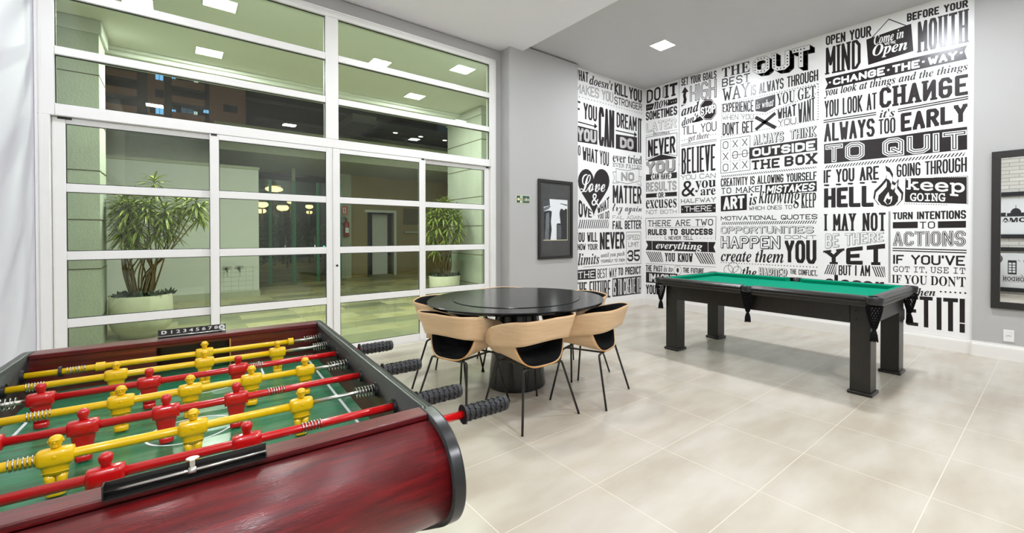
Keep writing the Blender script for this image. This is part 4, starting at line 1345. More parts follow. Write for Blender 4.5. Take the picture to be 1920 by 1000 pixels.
# wall shelves and prints that the mirror shows
def shelf_unit(z, label):
    t = thing('wall_shelf', label, 'shelf', (XL, .45, z), 0, 'black shelves on the brick wall')
    mb = MB()
    mb.box(0, .06, -1.3, .80, 0, .055, 'shelf_black')
    mb.build('board', t)
    mb = MB()
    mb.box(.045, .06, -1.3, .80, .055, .09, 'shelf_black')
    mb.build('lip', t)


shelf_unit(1.26, 'black picture shelf under the white ROMA print')
shelf_unit(2.22, 'black shelf above the white ROMA print')
shelf_unit(.05, 'low black picture shelf under the white LONDON print')
shelf_unit(.97, 'black shelf between the two white city prints')


def city_print(name, label, z0, h, word, st):
    t = thing(name, label, 'print', (XL + .008, .45, z0))
    mb = MB()
    mb.box(0, .02, -1.2, .75, 0, h, 'print_white')
    mb.build('board', t)
    mb = MB()
    F = lambda pts, l=1: mb.poly([(.0202 + .0004 * l, p[0], p[1]) for p in pts], 'print_dark')
    if word == 'ROMA':
        F([(.74, h * .5), (-1.1, h * .5), (-1.1, h * .52), (.74, h * .52)])
        for (a, b2, c) in ((.62, .52, .18), (.50, .40, .10), (.38, .10, .09), (.06, -.1, .13), (-.2, -.5, .1)):
            F([(a, h * .52), (b2, h * .52), (b2, h * .52 + c * h), (a, h * .52 + c * h * .9)])
        dome = [(.24 + .085 * math.cos(k * PI / 12), h * .60 + .11 * math.sin(k * PI / 12)) for k in range(13)]
        F(dome)
        F([(.235, h * .72), (.245, h * .72), (.245, h * .82), (.235, h * .82)])
        letter(mb, word, 'fsb', 'k', 1, (-.02, h * .47, .46, h * .47, .46, h * .34, -.02, h * .34), lambda u, z, l: (.0214, u, z))
    else:
        F([(.36, .30), (.22, .30), (.22, .62), (.36, .62)])
        for i in range(2):
            for j in range(4):
                mb.poly([(.0212, .345 - i * .06, .34 + j * .06), (.0212, .30 - i * .06, .34 + j * .06), (.0212, .30 - i * .06, .385 + j * .06), (.0212, .345 - i * .06, .385 + j * .06)], 'print_white')
        for k in range(9):
            a = -PI / 2 + k * PI / 8
            b2 = a + PI / 16
            F([(.16 - .14 * math.cos(a), .45 + .14 * math.sin(a)), (.16 - .20 * math.cos(b2), .45 + .20 * math.sin(b2)), (.16 - .19 * math.cos(b2), .45 + .18 * math.sin(b2)), (.16 - .13 * math.cos(a), .45 + .13 * math.sin(a))])
        F([(.46, .26), (.0, .26), (.0, .265), (.46, .265)])
        F([(.46, .13), (.0, .13), (.0, .135), (.46, .135)])
        letter(mb, word, 'fmb', 'k', 1, (.03, .245, .44, .245, .44, .15, .03, .15), lambda u, z, l: (.0214, u, z))
    mb.build('drawing', t, recalc=False)


city_print('city_print', 'white print with a dark skyline and the word ROMA on a black shelf', 1.354, .80, 'ROMA', 'fsb')
city_print('city_print', 'white print with a phone box and the word LONDON on a black shelf', .145, .78, 'LONDON', 'fmb')

# ================================================================== FOOTBALL TABLE
def catmull(P, n=6):
    out = []
    for i in range(len(P) - 1):
        a, b2, c, d = (Vector(P[max(i - 1, 0)]), Vector(P[i]), Vector(P[i + 1]), Vector(P[min(i + 2, len(P) - 1)]))
        for k in range(n):
            s = k / n
            out.append(tuple(.5 * ((2 * b2) + (c - a) * s + (2 * a - 5 * b2 + 4 * c - d) * s * s + (3 * b2 - a - 3 * c + d) * s ** 3)))
    out.append(tuple(P[-1]))
    return out


FT = thing('football_table', 'red mahogany table football game with black sides and coloured rods', 'football table', (.05, 1.70, 0), math.radians(-2.4))
LXI, LXO, LXi2, LXo2 = .420, .446, -.469, -.495
TOP = .93
arc = catmull([(.60, .930), (.70, .930), (.765, .918), (.815, .890), (.843, .850), (.852, .805), (.842, .762), (.81, .720), (.74, .675), (.62, .605), (.52, .560)], 5)
prof = [(y, z) for y, z in arc] + [(-y, z) for y, z in arc[::-1]]
for (a, b2) in ((LXI, LXO), (LXo2, LXi2)):
    mb = MB()
    fs = mb.prism([(p[0], p[1]) for p in prof], a, b2, 'black_vinyl', 'x', True)
    caps = [f for f in fs[:2]]
    es = list({e for f in caps for e in f.edges})
    bmesh.ops.bevel(mb.bm, geom=es, offset=.009, segments=3, profile=.5, affect='EDGES')
    for f in mb.bm.faces:
        f.smooth = True
    mb.build('side_panel', FT)
# curved ends: a shell that follows the side profile a little inside it
def inset(P, d):
    out = []
    for i, p in enumerate(P):
        a, c = P[max(i - 1, 0)], P[min(i + 1, len(P) - 1)]
        tx, tz = c[0] - a[0], c[1] - a[1]
        L = math.hypot(tx, tz) or 1
        out.append((p[0] + tz / L * d, p[1] - tx / L * d))
    return out


ins = [q for q in inset(arc, .011) if q[0] > .714 or q[1] < .80]
ins2 = inset(ins, .012)
for s in (-1, 1):
    mb = MB()
    P = [[(x, s * q[0], q[1]) for q in ins] for x in (LXi2, LXI)]
    Q = [[(x, s * q[0], q[1]) for q in ins2] for x in (LXi2, LXI)]
    mb.shell(P, Q, 'mahogany')
    mb.build('end_panel', FT)
# end rails: near one plain, far one with the goal mouth
mb = MB()
mb.box(LXi2, LXI, -.708, -.654, .915, TOP, 'mahogany', .003, 2)
mb.box(LXi2, -.142, -.704, -.664, .78, .915, 'mahogany_dark')
mb.box(.09, LXI, -.704, -.664, .78, .915, 'mahogany_dark')
mb.box(LXi2, LXI, -.704, -.664, .905, .916, 'mahogany_dark')
mb.build('end_rail', FT)
mb = MB()
mb.box(LXi2, LXI, .632, .716, .912, TOP, 'mahogany', .003, 2)
mb.box(LXi2, -.142, .637, .704, .78, .912, 'mahogany_dark')
mb.box(.09, LXI, .637, .704, .78, .912, 'mahogany_dark')
mb.box(-.142, .09, .637, .704, .902, .912, 'mahogany_dark')
mb.box(.088, .0925, .6355, .637, .79, .905, 'ply_edge')
mb.build('end_rail', FT)
for s, a in ((1, .704), (-1, -.704)):
    mb = MB()
    y0, y1 = (a, a + .07) if s > 0 else (a - .07, a)
    mb.box(-.15, .10, y0, y1, .775, .785, 'black_paint')
    yy = y1 if s > 0 else y0
    mb.box(-.15, .10, yy - .004, yy + .004, .785, .895, 'mahogany_dark')
    mb.build('goal_box', FT)
mb = MB()
mb.box(LXi2, LXI, -.70, .70, .765, .79, 'pitch')


def fl(pts, l=1):
    mb.poly([(p[0], p[1], .79 + .0004 * l) for p in pts], 'print_white')


def fring(cx, cy, r, w, a0=0, a1=2 * PI, n=48):
    for k in range(n):
        a, b2 = a0 + (a1 - a0) * k / n, a0 + (a1 - a0) * (k + 1) / n
        fl([(cx + r * math.cos(a), cy + r * math.sin(a)), (cx + (r + w) * math.cos(a), cy + (r + w) * math.sin(a)), (cx + (r + w) * math.cos(b2), cy + (r + w) * math.sin(b2)), (cx + r * math.cos(b2), cy + r * math.sin(b2))])


for x in (-.409, .361):
    fl([(x, -.64), (x + .008, -.64), (x + .008, .62), (x, .62)])
fring(-.02, -.062, .094, .006)
for s, b0 in ((1, .63), (-1, -.655)):
    yl = .405 * s - (.03 if s < 0 else 0)
    for x in (-.17, .186):
        fl([(x, min(yl, b0)), (x + .007, min(yl, b0)), (x + .007, max(yl, b0)), (x, max(yl, b0))])
    fl([(-.17, yl - .0035), (.193, yl - .0035), (.193, yl + .0035), (-.17, yl + .0035)])
    fring(.008, yl, .112, .006, PI if s > 0 else 0, 2 * PI if s > 0 else PI, 24)
mb.build('playing_field', FT, recalc=False)
for s in (0, 1):
    mb = MB()
    if s:
        mb.prism([(.400, .7905), (LXI, .7905), (LXI, .822)], -.66, .635, 'dark_wood', 'y')
    else:
        mb.prism([(-.449, .7905), (LXi2, .822), (LXi2, .7905)], -.66, .635, 'dark_wood', 'y')
    mb.build('side_ramp', FT)
mb = MB()
mb.box(LXi2, LXI, -.60, .60, .555, .575, 'mahogany_dark')
mb.build('base_board', FT)
for sx in (-1, 1):
    for sy in (-1, 1):
        mb = MB()
        cx = -.025 + sx * .385
        mb.prism([(cx - .04, sy * .50 - .04), (cx + .04, sy * .50 - .04), (cx + .04, sy * .50 + .04), (cx - .04, sy * .50 + .04)], .0, .556, 'black_paint', 'z')
        mb.build('leg', FT)


def ring(z, rx, ry, n=20, e=3.2, cx=0):
    P = []
    for k in range(n):
        t = 2 * PI * k / n
        c, s = math.cos(t), math.sin(t)
        d = (abs(c) ** e + abs(s) ** e) ** (-1 / e)
        P.append((cx + rx * d * c, ry * d * s, z))
    return P


def make_player(m, face):
    mb = MB()

    def loft(rings):
        V = mb.grid(rings, m, True, closed_v=True)
        mb.face(V[0][::-1], m)
        mb.face(V[-1], m)
    body = [ring(.0190, .010, .007), ring(.0182, .0235, .0095, 20, 5), ring(.0160, .0272, .0128, 20, 6), ring(.0090, .0280, .0158, 20, 6), ring(.0, .0282, .0166, 20, 6), ring(-.0090, .0278, .0158, 20, 6), ring(-.0140, .0268, .0140, 20, 6),
            ring(-.0160, .0225, .0120, 20, 5), ring(-.0205, .0212, .0108, 20, 4)]
    if face:
        loft(body + [ring(-.028, .0195, .010), ring(-.037, .0185, .0098)])
        for s in (-1, 1):
            loft([ring(-.036, .0090, .0095, 12, 2.6, s * .0094), ring(-.050, .0080, .0085, 12, 2.6, s * .0086), ring(-.060, .0078, .0085, 12, 2.6, s * .0080), ring(-.068, .0072, .0078, 12, 2.6, s * .0078)])
            mb.sphere((s * .0085, -.0085, -.055), (.0040, .0028, .0026), m, 10, 6)
    else:
        loft(body + [ring(-.040, .0185, .0100), ring(-.055, .0160, .0090), ring(-.066, .0148, .0085)])
    loft([ring(-.066, .0148, .0095), ring(-.0675, .0152, .0125), ring(-.0795, .0152, .0125), ring(-.0805, .0146, .012)])
    loft([ring(.017, .0075, .0075, 16, 2), ring(.0235, .0078, .0080, 16, 2), ring(.029, .0102, .0110, 16, 2.2), ring(.035, .0112, .0124, 16, 2.1), ring(.040, .0108, .0120, 16, 2), ring(.0440, .0082, .0092, 16, 2), ring(.0462, .0036, .0042, 16, 2)])
    if face:
        mb.sphere((0, -.0122, .0328), (.0020, .0030, .0038), m, 8, 6)
        mb.sphere((0, -.0112, .0380), (.0085, .0030, .0016), m, 10, 6)
        mb.sphere((0, -.0110, .0272), (.0045, .0026, .0014), m, 10, 6)
        mb.sphere((0, -.0098, .0240), (.0045, .0030, .0022), m, 10, 6)
        for s in (-1, 1):
            mb.sphere((s * .0042, -.0108, .0350), (.0021, .0017, .0013), m, 8, 5)
            mb.sphere((s * .0112, 0, .0335), (.0016, .0030, .0036), m, 8, 5)
        mb.tube([(-.0206, -.0106, -.0285), (0, -.0112, -.0300), (.0206, -.0106, -.0285)], .0009, m, 6)
        mb.sphere((0, -.0160, .003), (.0045, .0012, .0045), m, 10, 6)
    else:
        mb.tube([(-.027, -.0128, -.0135), (.027, -.0128, -.0135)], .0010, m, 6)
    return mb


protoR = make_player('red_plastic', False).build('player', None)
protoY = make_player('yellow_plastic', True).build('player', None)
meR, meY = protoR.data, protoY.data
bpy.data.objects.remove(protoR)
bpy.data.objects.remove(protoY)
used = {'r': 0, 'y': 0}


def helix(x0, x1, r, wire, turns, m):
    mb = MB()
    n = int(turns * 14)
    mb.tube([(x0 + (x1 - x0) * k / n, r * math.cos(2 * PI * turns * k / n), r * math.sin(2 * PI * turns * k / n)) for k in range(n + 1)], wire, m, 6)
    return mb


def grip(x0, x1):
    mb = MB()
    s = 1 if x1 > x0 else -1
    L = abs(x1 - x0)
    P = [(.0255, 0), (.0255, .004), (.0185, .006)]
    n = 7
    for k in range(n):
        a = .010 + (L - .026) * k / n
        b2 = (L - .026) / n
        P += [(.0178, a), (.0178, a + b2 * .22), (.0208, a + b2 * .38), (.0208, a + b2 * .86), (.0178, a + b2 * .99)]
    P += [(.0205, L - .014), (.0205, L - .005), (.0165, L), (.0, L)]
    mb.lathe([(r, x0 + s * h) for r, h in P], 'black_rubber', 20, axis='x', smooth=False)
    # slanted tread blocks around the grip
    for k in range(n):
        for j in range(9):
            t0 = 2 * PI * (j + .25 * (k % 2)) / 9
            xa = x0 + s * (.012 + (L - .028) * (k + .45) / n)
            V = []
            for (dx, dt) in ((-.0045, -.28), (.0045, -.10), (.0045, .28), (-.0045, .10)):
                V.append((xa + s * dx, .0222 * math.cos(t0 + dt), .0222 * math.sin(t0 + dt)))
            mb.poly(V, 'black_rubber')
    return mb


RODS = [  # team, y, players, coloured span, spring spans, collars
    ('y', .560, [.006], (-.469, .302), [(-.367, -.322, 0), (.352, .412, 1)], [(-.284, .012), (.302, .010)], 'single yellow goalkeeper'),
    ('y', .388, [-.225, .007, .235], (-.455, .262), [(-.424, -.384, 0), (.360, .412, 1)], [], 'three yellow defenders'),
    ('r', .216, [-.358, -.130, .100], (-.386, .42), [(-.462, -.403, 1), (.136, .171, 0)], [], 'three red attackers'),
    ('y', .045, [-.175, -.025, .128, .281], (-.469, .300), [(-.350, -.307, 0), (.350, .414, 1)], [], 'four yellow midfielders'),
    ('r', -.127, [-.374, -.222, -.070, .081], (-.400, .42), [(-.462, -.410, 1), (.157, .199, 0)], [], 'four red midfielders'),
    ('y', -.299, [-.236, -.011, .220], (-.469, .248), [(-.303, -.260, 0), (.360, .414, 1)], [], 'three yellow attackers'),
    ('r', -.471, [-.139, .087], (-.300, .42), [(-.460, -.400, 1), (.196, .239, 0)], [], 'two red defenders'),
    ('r', -.641, [-.025], (-.300, .42), [(-.460, -.400, 1), (.10, .14, 0)], [], 'single red goalkeeper')]
ZR = .875
for team, y, men, span, springs, collars, desc in RODS:
    rod_mat = 'yellow_plastic' if team == 'y' else 'red_plastic'
    mb = MB()
    if team == 'y':
        mb.tube([(-.640, 0, 0), (span[1], 0, 0)], .0105, rod_mat, 14)
        mb.tube([(span[1], 0, 0), (.424, 0, 0)], .0060, 'steel', 12)
    else:
        mb.tube([(span[0], 0, 0), (.56, 0, 0)], .0105, rod_mat, 14)
        mb.tube([(-.473, 0, 0), (span[0], 0, 0)], .0060, 'steel', 12)
    for cx, cw in collars:
        mb.lathe([(.0105, cx - cw), (.0155, cx - cw), (.0155, cx + cw), (.0105, cx + cw)], rod_mat, 18, axis='x', smooth=False)
    rod = mb.build('rod', FT, (0, y, ZR))
    rod['label'] = ('yellow' if team == 'y' else 'red') + ' rod with ' + desc
    for k, x in enumerate(men):
        p = bpy.data.objects.new('player', meY if team == 'y' else meR)
        COL.objects.link(p)
        p.parent = rod
        p.location = (x, 0, 0)
    for a, b2, fat in springs:
        mb = helix(a, b2, .0150 if fat else .0122, .0014, 6.5, 'chrome')
        mb.build('spring', rod)
    for xx, s in ((LXI - .006, 1), (LXi2 + .006, -1)):
        mb = MB()
        mb.lathe([(.0108, xx), (.021, xx), (.021, xx + s * .006), (.0108, xx + s * .006)], 'black_rubber', 20, axis='x', smooth=False)
        mb.lathe([(.0175, xx - s * .0015), (.0195, xx - s * .0015), (.0195, xx)], 'black_metal', 20, axis='x', smooth=False)
        mb.build('bearing', rod)
    if abs(y - .56) < .01:
        mb = MB()
        mb.lathe([(.0105, -.385), (.0185, -.385), (.0185, -.377), (.0105, -.377)], 'black_rubber', 20, axis='x', smooth=False)
        mb.build('bumper', rod)
    mb = {.216: lambda: grip(.500, .634), -.127: lambda: grip(.490, .625), -.471: lambda: grip(.482, .618), -.641: lambda: grip(.541, .676)}.get(y, lambda: grip(-.53, -.66))()
    g = mb.build('grip', rod, recalc=False)


# score counters: angle bar, chrome wire and sliding beads
def counter(y, face):
    mb = MB()
    if face < 0:      # near counter: seen from its back
        mb.box(-.112, .104, y, y + .002, TOP, TOP + .024, 'black_metal')
        mb.box(-.112, .104, y - .016, y, TOP, TOP + .002, 'black_metal')
        mb.box(-.112, -.110, y - .016, y, TOP, TOP + .024, 'black_metal')
        mb.box(.102, .104, y - .016, y, TOP, TOP + .012, 'black_metal')
    else:
        mb.box(-.140, .076, y, y + .002, TOP, TOP + .034, 'print_dark')
        mb.box(-.140, .076, y - .020, y, TOP, TOP + .002, 'chrome')
        letter(mb, 'D 1 2 3 4 5 6 7 8', 'fsb', 'w', 1, (-.130, TOP + .030, .05, TOP + .030, .05, TOP + .016, -.130, TOP + .016), lambda u, z, l: (u, y - .0006, z))
        mb.poly([(.063 + .011 * math.cos(k * PI / 8), y - .0008, TOP + .022 + .011 * math.sin(k * PI / 8)) for k in range(16)], 'print_white')
        mb.poly([(.063 + .004 * math.cos(k * PI / 3), y - .0012, TOP + .022 + .004 * math.sin(k * PI / 3)) for k in range(6)], 'print_mid')
    c = mb.build('score_counter', FT, recalc=False)
    mb = MB()
    zz = TOP + (.012 if face < 0 else .009)
    yy = y - .010
    mb.tube([(-.111 if face < 0 else -.139, yy, zz), (.103 if face < 0 else .075, yy, zz)], .0028, 'chrome', 10)
    mb.build('wire', c)
    mb = MB()
    bx = -.003 if face < 0 else .068
    mb.lathe([(.003, bx - .006), (.006, bx - .005), (.006, bx + .005), (.003, bx + .006)], 'steel', 14, (0, yy, zz), 'x')
    if face < 0:
        mb.box(bx - .0035, bx + .0035, y - .008, y + .004, TOP + .018, TOP + .028, 'steel')
        mb.sphere((bx, y + .005, TOP + .027), (.010, .007, .003), 'white_plastic', 12, 6)
    mb.build('score_bead', c)


counter(-.704, -1)
counter(.680, 1)

# ================================================================== ROUND TABLE
RT = thing('round_table', 'large round black dining table on a cone pedestal', 'table', (2.312, 3.24, 0))
mb = MB()
mb.lathe([(.0, 0), (.253, 0), (.256, .006), (.255, .02), (.182, .735), (.182, .742)], 'table_black', 64)
mb.build('pedestal', RT)
mb = MB()
mb.lathe([(.0, .742), (.735, .742), (.772, .750), (.782, .764), (.782, .771), (.778, .775), (.571, .775), (.571, .772), (0, .772)], 'table_black', 128, smooth=False)
mb.build('tabletop', RT)
mb = MB()
mb.lathe([(.0, .773), (.564, .773), (.564, .778), (.561, .780), (.0, .780)], 'table_black', 128, smooth=False)
mb.build('turntable', RT)


# ================================================================== CHAIRS
def sm(a):
    return a * a * (3 - 2 * a)


def band_point(s, h, off=0):
    """s -1..1 from left end round the back to the right end, h 0..1 bottom to top, off inward"""
    e = abs(s)
    t = (1 - e)                       # 0 at an end, 1 at the middle of the back
    keys = [(.258, .215), (.276, .13), (.284, .03), (.279, -.07), (.262, -.150), (.225, -.212), (.165, -.245), (.085, -.260), (0, -.264)]
    f = t * (len(keys) - 1)
    i = min(int(f), len(keys) - 2)
    K = [Vector(keys[max(i - 1, 0)]), Vector(keys[i]), Vector(keys[i + 1])]
    K.append(Vector(keys[i + 2]) if i + 2 < len(keys) else Vector((-keys[i][0], keys[i][1])))
    q = f - i
    p = .5 * ((2 * K[1]) + (K[2] - K[0]) * q + (2 * K[0] - 5 * K[1] + 4 * K[2] - K[3]) * q * q + (3 * K[1] - K[0] - 3 * K[2] + K[3]) * q ** 3)
    x, y = p.x, p.y
    n = Vector((x, y - .02)).normalized()
    zb = .600 - .066 * sm(min(1, e)) ** 1.1
    zt = .768 - .030 * e - .115 * max(0, (e - .45) / .55) ** 1.7
    if e > .86:                       # rounded front corners
        k = (e - .86) / .14
        m_ = (1 - math.sqrt(max(0, 1 - k * k)))
        zt -= m_ * (zt - zb) * .40
        zb += m_ * (zt - zb) * .40
    z = zb + (zt - zb) * h
    tilt = (h - .4) * .055 * sm(min(1, t * 1.7))
    d = tilt - off
    return Vector(((x + n.x * d) * (1 if s > 0 else -1), y + n.y * d, z))


def seat_point(u, v, off=0):
    """u -1..1 across, v 0..1 from rear edge to front edge"""
    au = abs(u)
    y = (-.182 + .075 * au ** 2.5) + v * (.412 - .10 * au ** 2)
    x = u * .268 * (1 - .03 * (1 - v)) * (1 - .10 * (1 - .6 * v) * au ** 5)
    z = .412 + (.192 - .060 * v) * au ** 4.2 + .045 * v - .030 * max(0, (v - .8) / .2) ** 2 * (1 - au)
    nx = -1.5 * au ** 3.2 * (1 if u > 0 else -1)
    n = Vector((nx, 0, 1)).normalized()
    return Vector((x, y, z)) + n * off


def make_chair(label):
    t = thing('dining_chair', label, 'chair', (0, 0, 0), 0, 'chairs around the round table')
    N, M = 56, 8
    mb = MB()
    S = [-1 + 2 * k / N for k in range(N + 1)]
    mb.shell([[band_point(s, h / M) for h in range(M + 1)] for s in S], [[band_point(s, h / M, .009) for h in range(M + 1)] for s in S], 'ply', 'ply_edge')
    b2 = mb.build('backrest', t)
    mb = MB()
    S2 = [-.93 + 1.86 * k / N for k in range(N + 1)]
    mb.shell([[band_point(s, .03 + .94 * h / M, .0085) for h in range(M + 1)] for s in S2], [[band_point(s, .05 + .90 * h / M, .019) for h in range(M + 1)] for s in S2], 'black_fabric')
    mb.build('back_pad', b2)
    for s in (-1, 1):
        for (e, hh) in ((.93, .42), (.965, .60)):
            mb = MB()
            p = band_point(s * e, hh, -.0015)
            mb.sphere(tuple(p), .0045, 'steel', 8, 6)
            mb.build('screw', b2)
    mb = MB()
    U = [-1 + 2 * k / 36 for k in range(37)]
    V = [k / 14 for k in range(15)]
    mb.shell([[seat_point(u, v, -.009) for v in V] for u in U], [[seat_point(u, v, 0) for v in V] for u in U], 'ply', 'ply_edge')
    st = mb.build('seat', t)
    mb = MB()
    U = [-.97 + 1.94 * k / 36 for k in range(37)]
    V = [.02 + .96 * k / 14 for k in range(15)]
    mb.shell([[seat_point(u, v, .0135) for v in V] for u in U], [[seat_point(u, v, .0005) for v in V] for u in U], 'black_fabric')
    mb.build('seat_pad', st)
    mb = MB()
    r = .0085
    for sy in (-1, 1):
        yb = .165 * sy + .015
        mb.tube([(-.135, yb, .3985), (0, yb, .3985), (.135, yb, .3985)], r, 'black_metal', 10)
    for sx in (-1, 1):
        mb.box(sx * .118 - .012, sx * .118 + .012, -.150, .180, .398, .4065, 'black_metal')
    mb.build('under_frame', t)
    for sx in (-1, 1):
        for sy in (-1, 1):
            mb = MB()
            yb = .165 * sy + .015
            top = Vector((sx * .185, yb, .385))
            foot = Vector((sx * .27, sy * .245, .0))
            d = (foot - top).normalized()
            mb.tube([(sx * .130, yb, .3985), (sx * .160, yb, .3983), (sx * .174, yb, .3955), (sx * .183, yb, .388), tuple(top + d * .012), tuple(foot)], r, 'black_metal', 10)
            mb.build('leg', t)
    return t


CHAIRS = [((1.99, 2.618), 92, 'wooden tub chair turned back-on to the viewer, in front of the table pedestal'),
          ((2.622, 2.608), 111.6, 'wooden tub chair at the table on the pool table side, back to the viewer'),
          ((1.695, 3.11), 17, 'wooden tub chair tucked in at the table beside the football table handles'),
          ((2.95, 3.19), 178, 'wooden tub chair on the far side of the table facing the football table'),
          ((2.59, 3.84), 245, 'wooden tub chair almost hidden behind the table in front of the grey pier'),
          ((1.90, 3.73), -47, 'wooden tub chair at the table close to the sliding doors')]
ch0 = make_chair(CHAIRS[0][2])
for k, ((x, y), a, lb) in enumerate(CHAIRS):
    rz = math.radians(a - 90)
    if k == 0:
        ch0.location = (x, y, 0)
        ch0.rotation_euler = (0, 0, rz)
    else:
        dup(ch0, (x, y, 0), rz, lb)

# ================================================================== POOL TABLE
PT = thing('pool_table', 'black wooden pool table with green cloth and net pockets', 'pool table', (4.853, 2.045, 0), math.radians(-.9))
HX, HY, PZ = .625, 1.10, .845
LX_, LY_ = .545, 1.035        # outer faces of the leg bases
for sx in (-1, 1):
    for sy in (-1, 1):
        mb = MB()
        cx, cy = sx * (LX_ - .098), sy * (LY_ - .092)
        mb.box(cx - .080, cx + .080, cy - .075, cy + .075, .028, .758, 'pool_wood', .003, 1)
        lg = mb.build('leg', PT)
        mb = MB()
        mb.box(cx - .098, cx + .098, cy - .092, cy + .092, .0, .030, 'pool_wood', .010, 3)
        mb.build('foot_plate', lg)
        mb = MB()
        if sx < 0:
            for zz in (.635, .70):
                mb.lathe([(.010, 0), (.010, -.004), (.006, -.006), (0, -.006)], 'black_metal', 14, (cx - .080, cy + sy * -.03, zz), 'x')
            mb.build('bolt', lg)
for s in (-1, 1):
    mb = MB()
    a = LX_ - .03
    mb.box(s * a - .02, s * a + .02, -(LY_ - .17), LY_ - .17, .598, .765, 'pool_wood')
    mb.build('apron', PT)
    mb = MB()
    a = LY_ - .04
    mb.box(-(LX_ - .18), LX_ - .18, s * a - .02, s * a + .02, .598, .765, 'pool_wood')
    mb.build('apron', PT)
mb = MB()
mb.box(-HX + .07, HX - .07, -HY + .07, HY - .07, .765, .803, 'felt')
mb.build('playing_bed', PT)
rail_prof = [(0, .845), (.040, .845), (.058, .842), (.072, .834), (.080, .822), (.080, .812), (.070, .802), (.074, .794), (.074, .772), (.064, .757), (0, .757)]
cush_prof = [(0, .844), (-.030, .844), (-.044, .841), (-.048, .836), (-.036, .803), (0, .803)]


def rail(axis, sgn, a0, a1):
    """rail along an axis, outward sign sgn, from a0 to a1"""
    base = (HX if axis == 'y' else HY) - .080
    mb = MB()
    fs = mb.prism([(sgn * (base + p[0]), p[1]) for p in rail_prof], a0, a1, 'pool_wood', axis, False)
    r = mb.build('rail', PT)
    mb = MB()
    i = .055
    A = [(sgn * (base + p[0]), p[1]) for p in cush_prof]
    n = len(A)

    def P(a, q):
        return (q[0], a, q[1]) if axis == 'y' else (a, q[0], q[1])
    Va = [mb.bm.verts.new(P(a0 + max(0, -cush_prof[k][0]) * .9, A[k])) for k in range(n)]
    Vb = [mb.bm.verts.new(P(a1 - max(0, -cush_prof[k][0]) * .9, A[k])) for k in range(n)]
    for k in range(n):
        mb.face([Va[k], Va[(k + 1) % n], Vb[(k + 1) % n], Vb[k]], 'felt')
    mb.face(Va, 'felt')
    mb.face(Vb, 'felt')
    mb.build('cushion', r)


for s in (-1, 1):
    rail('y', s, -HY + .085, -.055)
    rail('y', s, .055, HY - .085)
    rail('x', s, -HX + .085, HX - .085)


def pocket(x, y, ang, side):
    mb = MB()
    R = .050 if not side else .048
    # leather cup: open ring with a lip
    P = []
    span = math.radians(250 if not side else 190)
    n = 22
    for r, z in ((R - .008, .843), (R + .012, .845), (R + .018, .836), (R + .014, .790), (R - .002, .760), (R - .010, .775), (R - .008, .843)):
        P.append([(r * math.cos(ang - span / 2 + span * k / n), r * math.sin(ang - span / 2 + span * k / n), z) for k in range(n + 1)])
    mb.grid([list(q) for q in P], 'black_vinyl')
    p = mb.build('pocket', PT, (x, y, 0))
    # net bag: diamond mesh
    mb = MB()
    rows, cols = 9, 14
    G = []
    for i in range(rows + 1):
        f = i / rows
        r = (R + .008) * (1 - .72 * f ** 1.3)
        z = .772 - .185 * f
        G.append([(r * math.cos(2 * PI * (k + .5 * (i % 2)) / cols), r * math.sin(2 * PI * (k + .5 * (i % 2)) / cols), z) for k in range(cols)])
    Vv = [[mb.bm.verts.new(q) for q in row] for row in G]
    for i in range(rows):
        for k in range(cols):
            if i % 2 == 0:
                mb.face([Vv[i][k], Vv[i][(k + 1) % cols], Vv[i + 1][k]], 'black_fabric')
                mb.face([Vv[i][(k + 1) % cols], Vv[i + 1][(k + 1) % cols], Vv[i + 1][k]], 'black_fabric')
            else:
                mb.face([Vv[i][k], Vv[i + 1][(k + 1) % cols], Vv[i + 1][k]], 'black_fabric')
                mb.face([Vv[i][k], Vv[i][(k + 1) % cols], Vv[i + 1][(k + 1) % cols]], 'black_fabric')
    bmesh.ops.recalc_face_normals(mb.bm, faces=mb.bm.faces[:])
    bmesh.ops.wireframe(mb.bm, faces=mb.bm.faces[:], thickness=.0105, use_replace=True, use_even_offset=False)
    mb.build('net', p, weld=False)
    mb = MB()
    mb.lathe([(.0, .602), (.017, .598), (.022, .587), (.015, .577), (.010, .570), (.016, .560), (.023, .525), (.025, .485), (.0, .483)], 'black_fabric', 14)
    for k in range(12):
        a = 2 * PI * k / 12
        mb.tube([(.012 * math.cos(a), .012 * math.sin(a), .568), (.023 * math.cos(a), .023 * math.sin(a), .53), (.027 * math.cos(a + .2), .027 * math.sin(a + .2), .478)], .0035, 'black_fabric', 5)
    mb.build('tassel', p)


for sx in (-1, 1):
    for sy in (-1, 1):
        pocket(sx * (HX - .046), sy * (HY - .046), math.atan2(sy, sx), False)
    pocket(sx * (HX - .045), 0, 0 if sx > 0 else PI, True)

# ================================================================== THE PATIO OUTSIDE
GZ = -.03
mb = MB()
mb.box(-14, 30, 5.451, 42, GZ - .1, GZ, 'slate')
struct(mb, 'ground_patio', 'slate paving of the patio outside the glass', 'paving')
mb = MB()
mb.box(-3.0, 9.0, 5.46, 8.72, 3.97, 4.2, 'patio_roof')
mb.box(-3.0, 9.0, 8.72, 8.92, 3.86, 4.2, 'patio_roof', .02, 2)
mb.box(-3.0, 9.0, 8.66, 8.72, 3.92, 3.97, 'patio_roof', .01, 1)
struct(mb, 'ceiling_patio', 'pale roof over the patio with a moulded outer edge', 'roof')
mb = MB()
mb.box(XL - .15, 3.56, 5.53, 5.60, 3.86, 4.2, 'patio_white')
struct(mb, 'trim_1', 'pale lintel outside above the window band', 'lintel')


